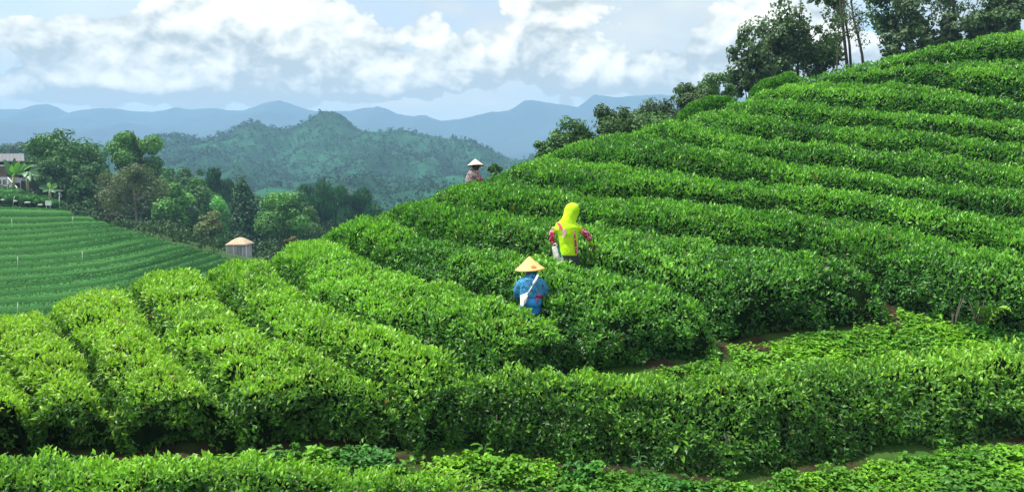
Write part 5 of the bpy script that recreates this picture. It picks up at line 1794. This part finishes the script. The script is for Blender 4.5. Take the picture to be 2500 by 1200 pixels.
def banana(label, px, base_y, d, leaves, seed):
    b = at(px, base_y, d)
    root = empty('banana_plant', b, label, 'banana plant', 'banana plants beside the house')
    r_ = np.random.RandomState(seed)
    top = None
    for it in leaves:
        tx, ty, dep, wid, col = it[:5]
        s0 = at(leaves[0][5] if len(leaves[0]) > 5 else px, leaves[0][6] if len(leaves[0]) > 6 else base_y - 30, d) - b if top is None else top
        top = s0
        e = at(tx, ty, d + dep) - b
        m = 9
        V, Fc = [], []
        arch = np.array([0, 0, 1.0]) * np.linalg.norm((e - s0)[:2]) * 0.22
        mid = (s0 + e) / 2 + arch
        prev = None
        for j in range(m + 1):
            f = j / m
            c = s0 * (1 - f) ** 2 + mid * 2 * f * (1 - f) + e * f * f
            t = unit(2 * (1 - f) * (mid - s0) + 2 * f * (e - mid))
            w = unit(np.cross(t, [0.15, -0.9, 0.35]))
            hw = wid * 0.34 * min(1, max(0.04, (f - 0.12) * 5)) * (1 - max(0, f - 0.6) ** 1.6 * 3.2) * (1 + 0.12 * r_.randn())
            dn = np.cross(w, t) * (0.3 * hw)
            V += [c - w * hw + dn, c, c + w * hw + dn]
            if j:
                k = 3 * j
                Fc += [(k - 3, k - 2, k + 1, k), (k - 2, k - 1, k + 2, k + 1)]
        me = npmesh('leaf', V, Fc, np.repeat(np.array(col)[None], len(V), 0) * r_.uniform(0.85, 1.15), True)
        link('leaf', me, root, BROAD)
    MB().tube([(0, 0, -0.4), top * 0.5, top * 1.02], [0.17, 0.14, 0.10], 10).build('stem', mat('banana_stem', (0.20, 0.24, 0.12), 0.6, 0.3, 5), root, True)


BG1, BG2, BG3 = (0.12, 0.34, 0.05), (0.05, 0.17, 0.05), (0.18, 0.42, 0.05)
banana('tall banana plant with upright bright leaves in front of the house roof', 33, 462, 84,
       [(36, 386, 0.1, 0.75, BG2, 33, 432), (48, 394, -0.3, 0.8, BG3), (10, 390, 0.2, 0.85, BG2), (62, 398, 0.2, 0.8, BG1), (30, 404, -0.8, 0.7, BG3), (18, 408, -0.4, 0.8, BG2), (33, 428, -1.0, 0.6, BG3), (82, 402, 0.6, 0.6, BG1)], 1)
banana('banana plant with big drooping dull leaves above the board screen', 68, 470, 83.5,
       [(44, 426, -0.4, 0.8, BG2, 66, 420), (96, 430, -0.4, 0.9, BG2), (74, 440, -1.0, 0.9, (0.09, 0.22, 0.09)), (60, 432, -0.9, 0.8, (0.09, 0.22, 0.09)), (88, 440, -0.6, 0.8, BG2), (100, 411, 0.2, 0.5, BG2)], 2)
banana('low banana plant in the shade left of the lamp post', 122, 492, 82,
       [(95, 458, -0.3, 0.8, BG2, 122, 462), (118, 446, 0.2, 0.6, BG3), (140, 452, 0.1, 0.6, BG1), (136, 470, -0.4, 0.6, BG2), (105, 468, -0.6, 0.7, (0.08, 0.2, 0.07))], 3)

print('hedge leaf faces', hedge_stats, 'weed leaves', n_weed)
# ------------------------------------------------------------------ haze
hz = MB().box((0, 1300, 107), (7600, 3120, 266)).mesh('haze')
hm = bpy.data.materials.new('haze_air')
hm.use_nodes = True
hm.node_tree.nodes.clear()
ho = hm.node_tree.nodes.new('ShaderNodeOutputMaterial')
hv = hm.node_tree.nodes.new('ShaderNodeVolumePrincipled')
hv.inputs['Color'].default_value = (0.37, 0.66, 1.0, 1)
hv.inputs['Density'].default_value = 0.00050
hm.node_tree.links.new(hv.outputs[0], ho.inputs['Volume'])
hzo = link('haze', hz, None, hm)
hzo['kind'] = 'stuff'
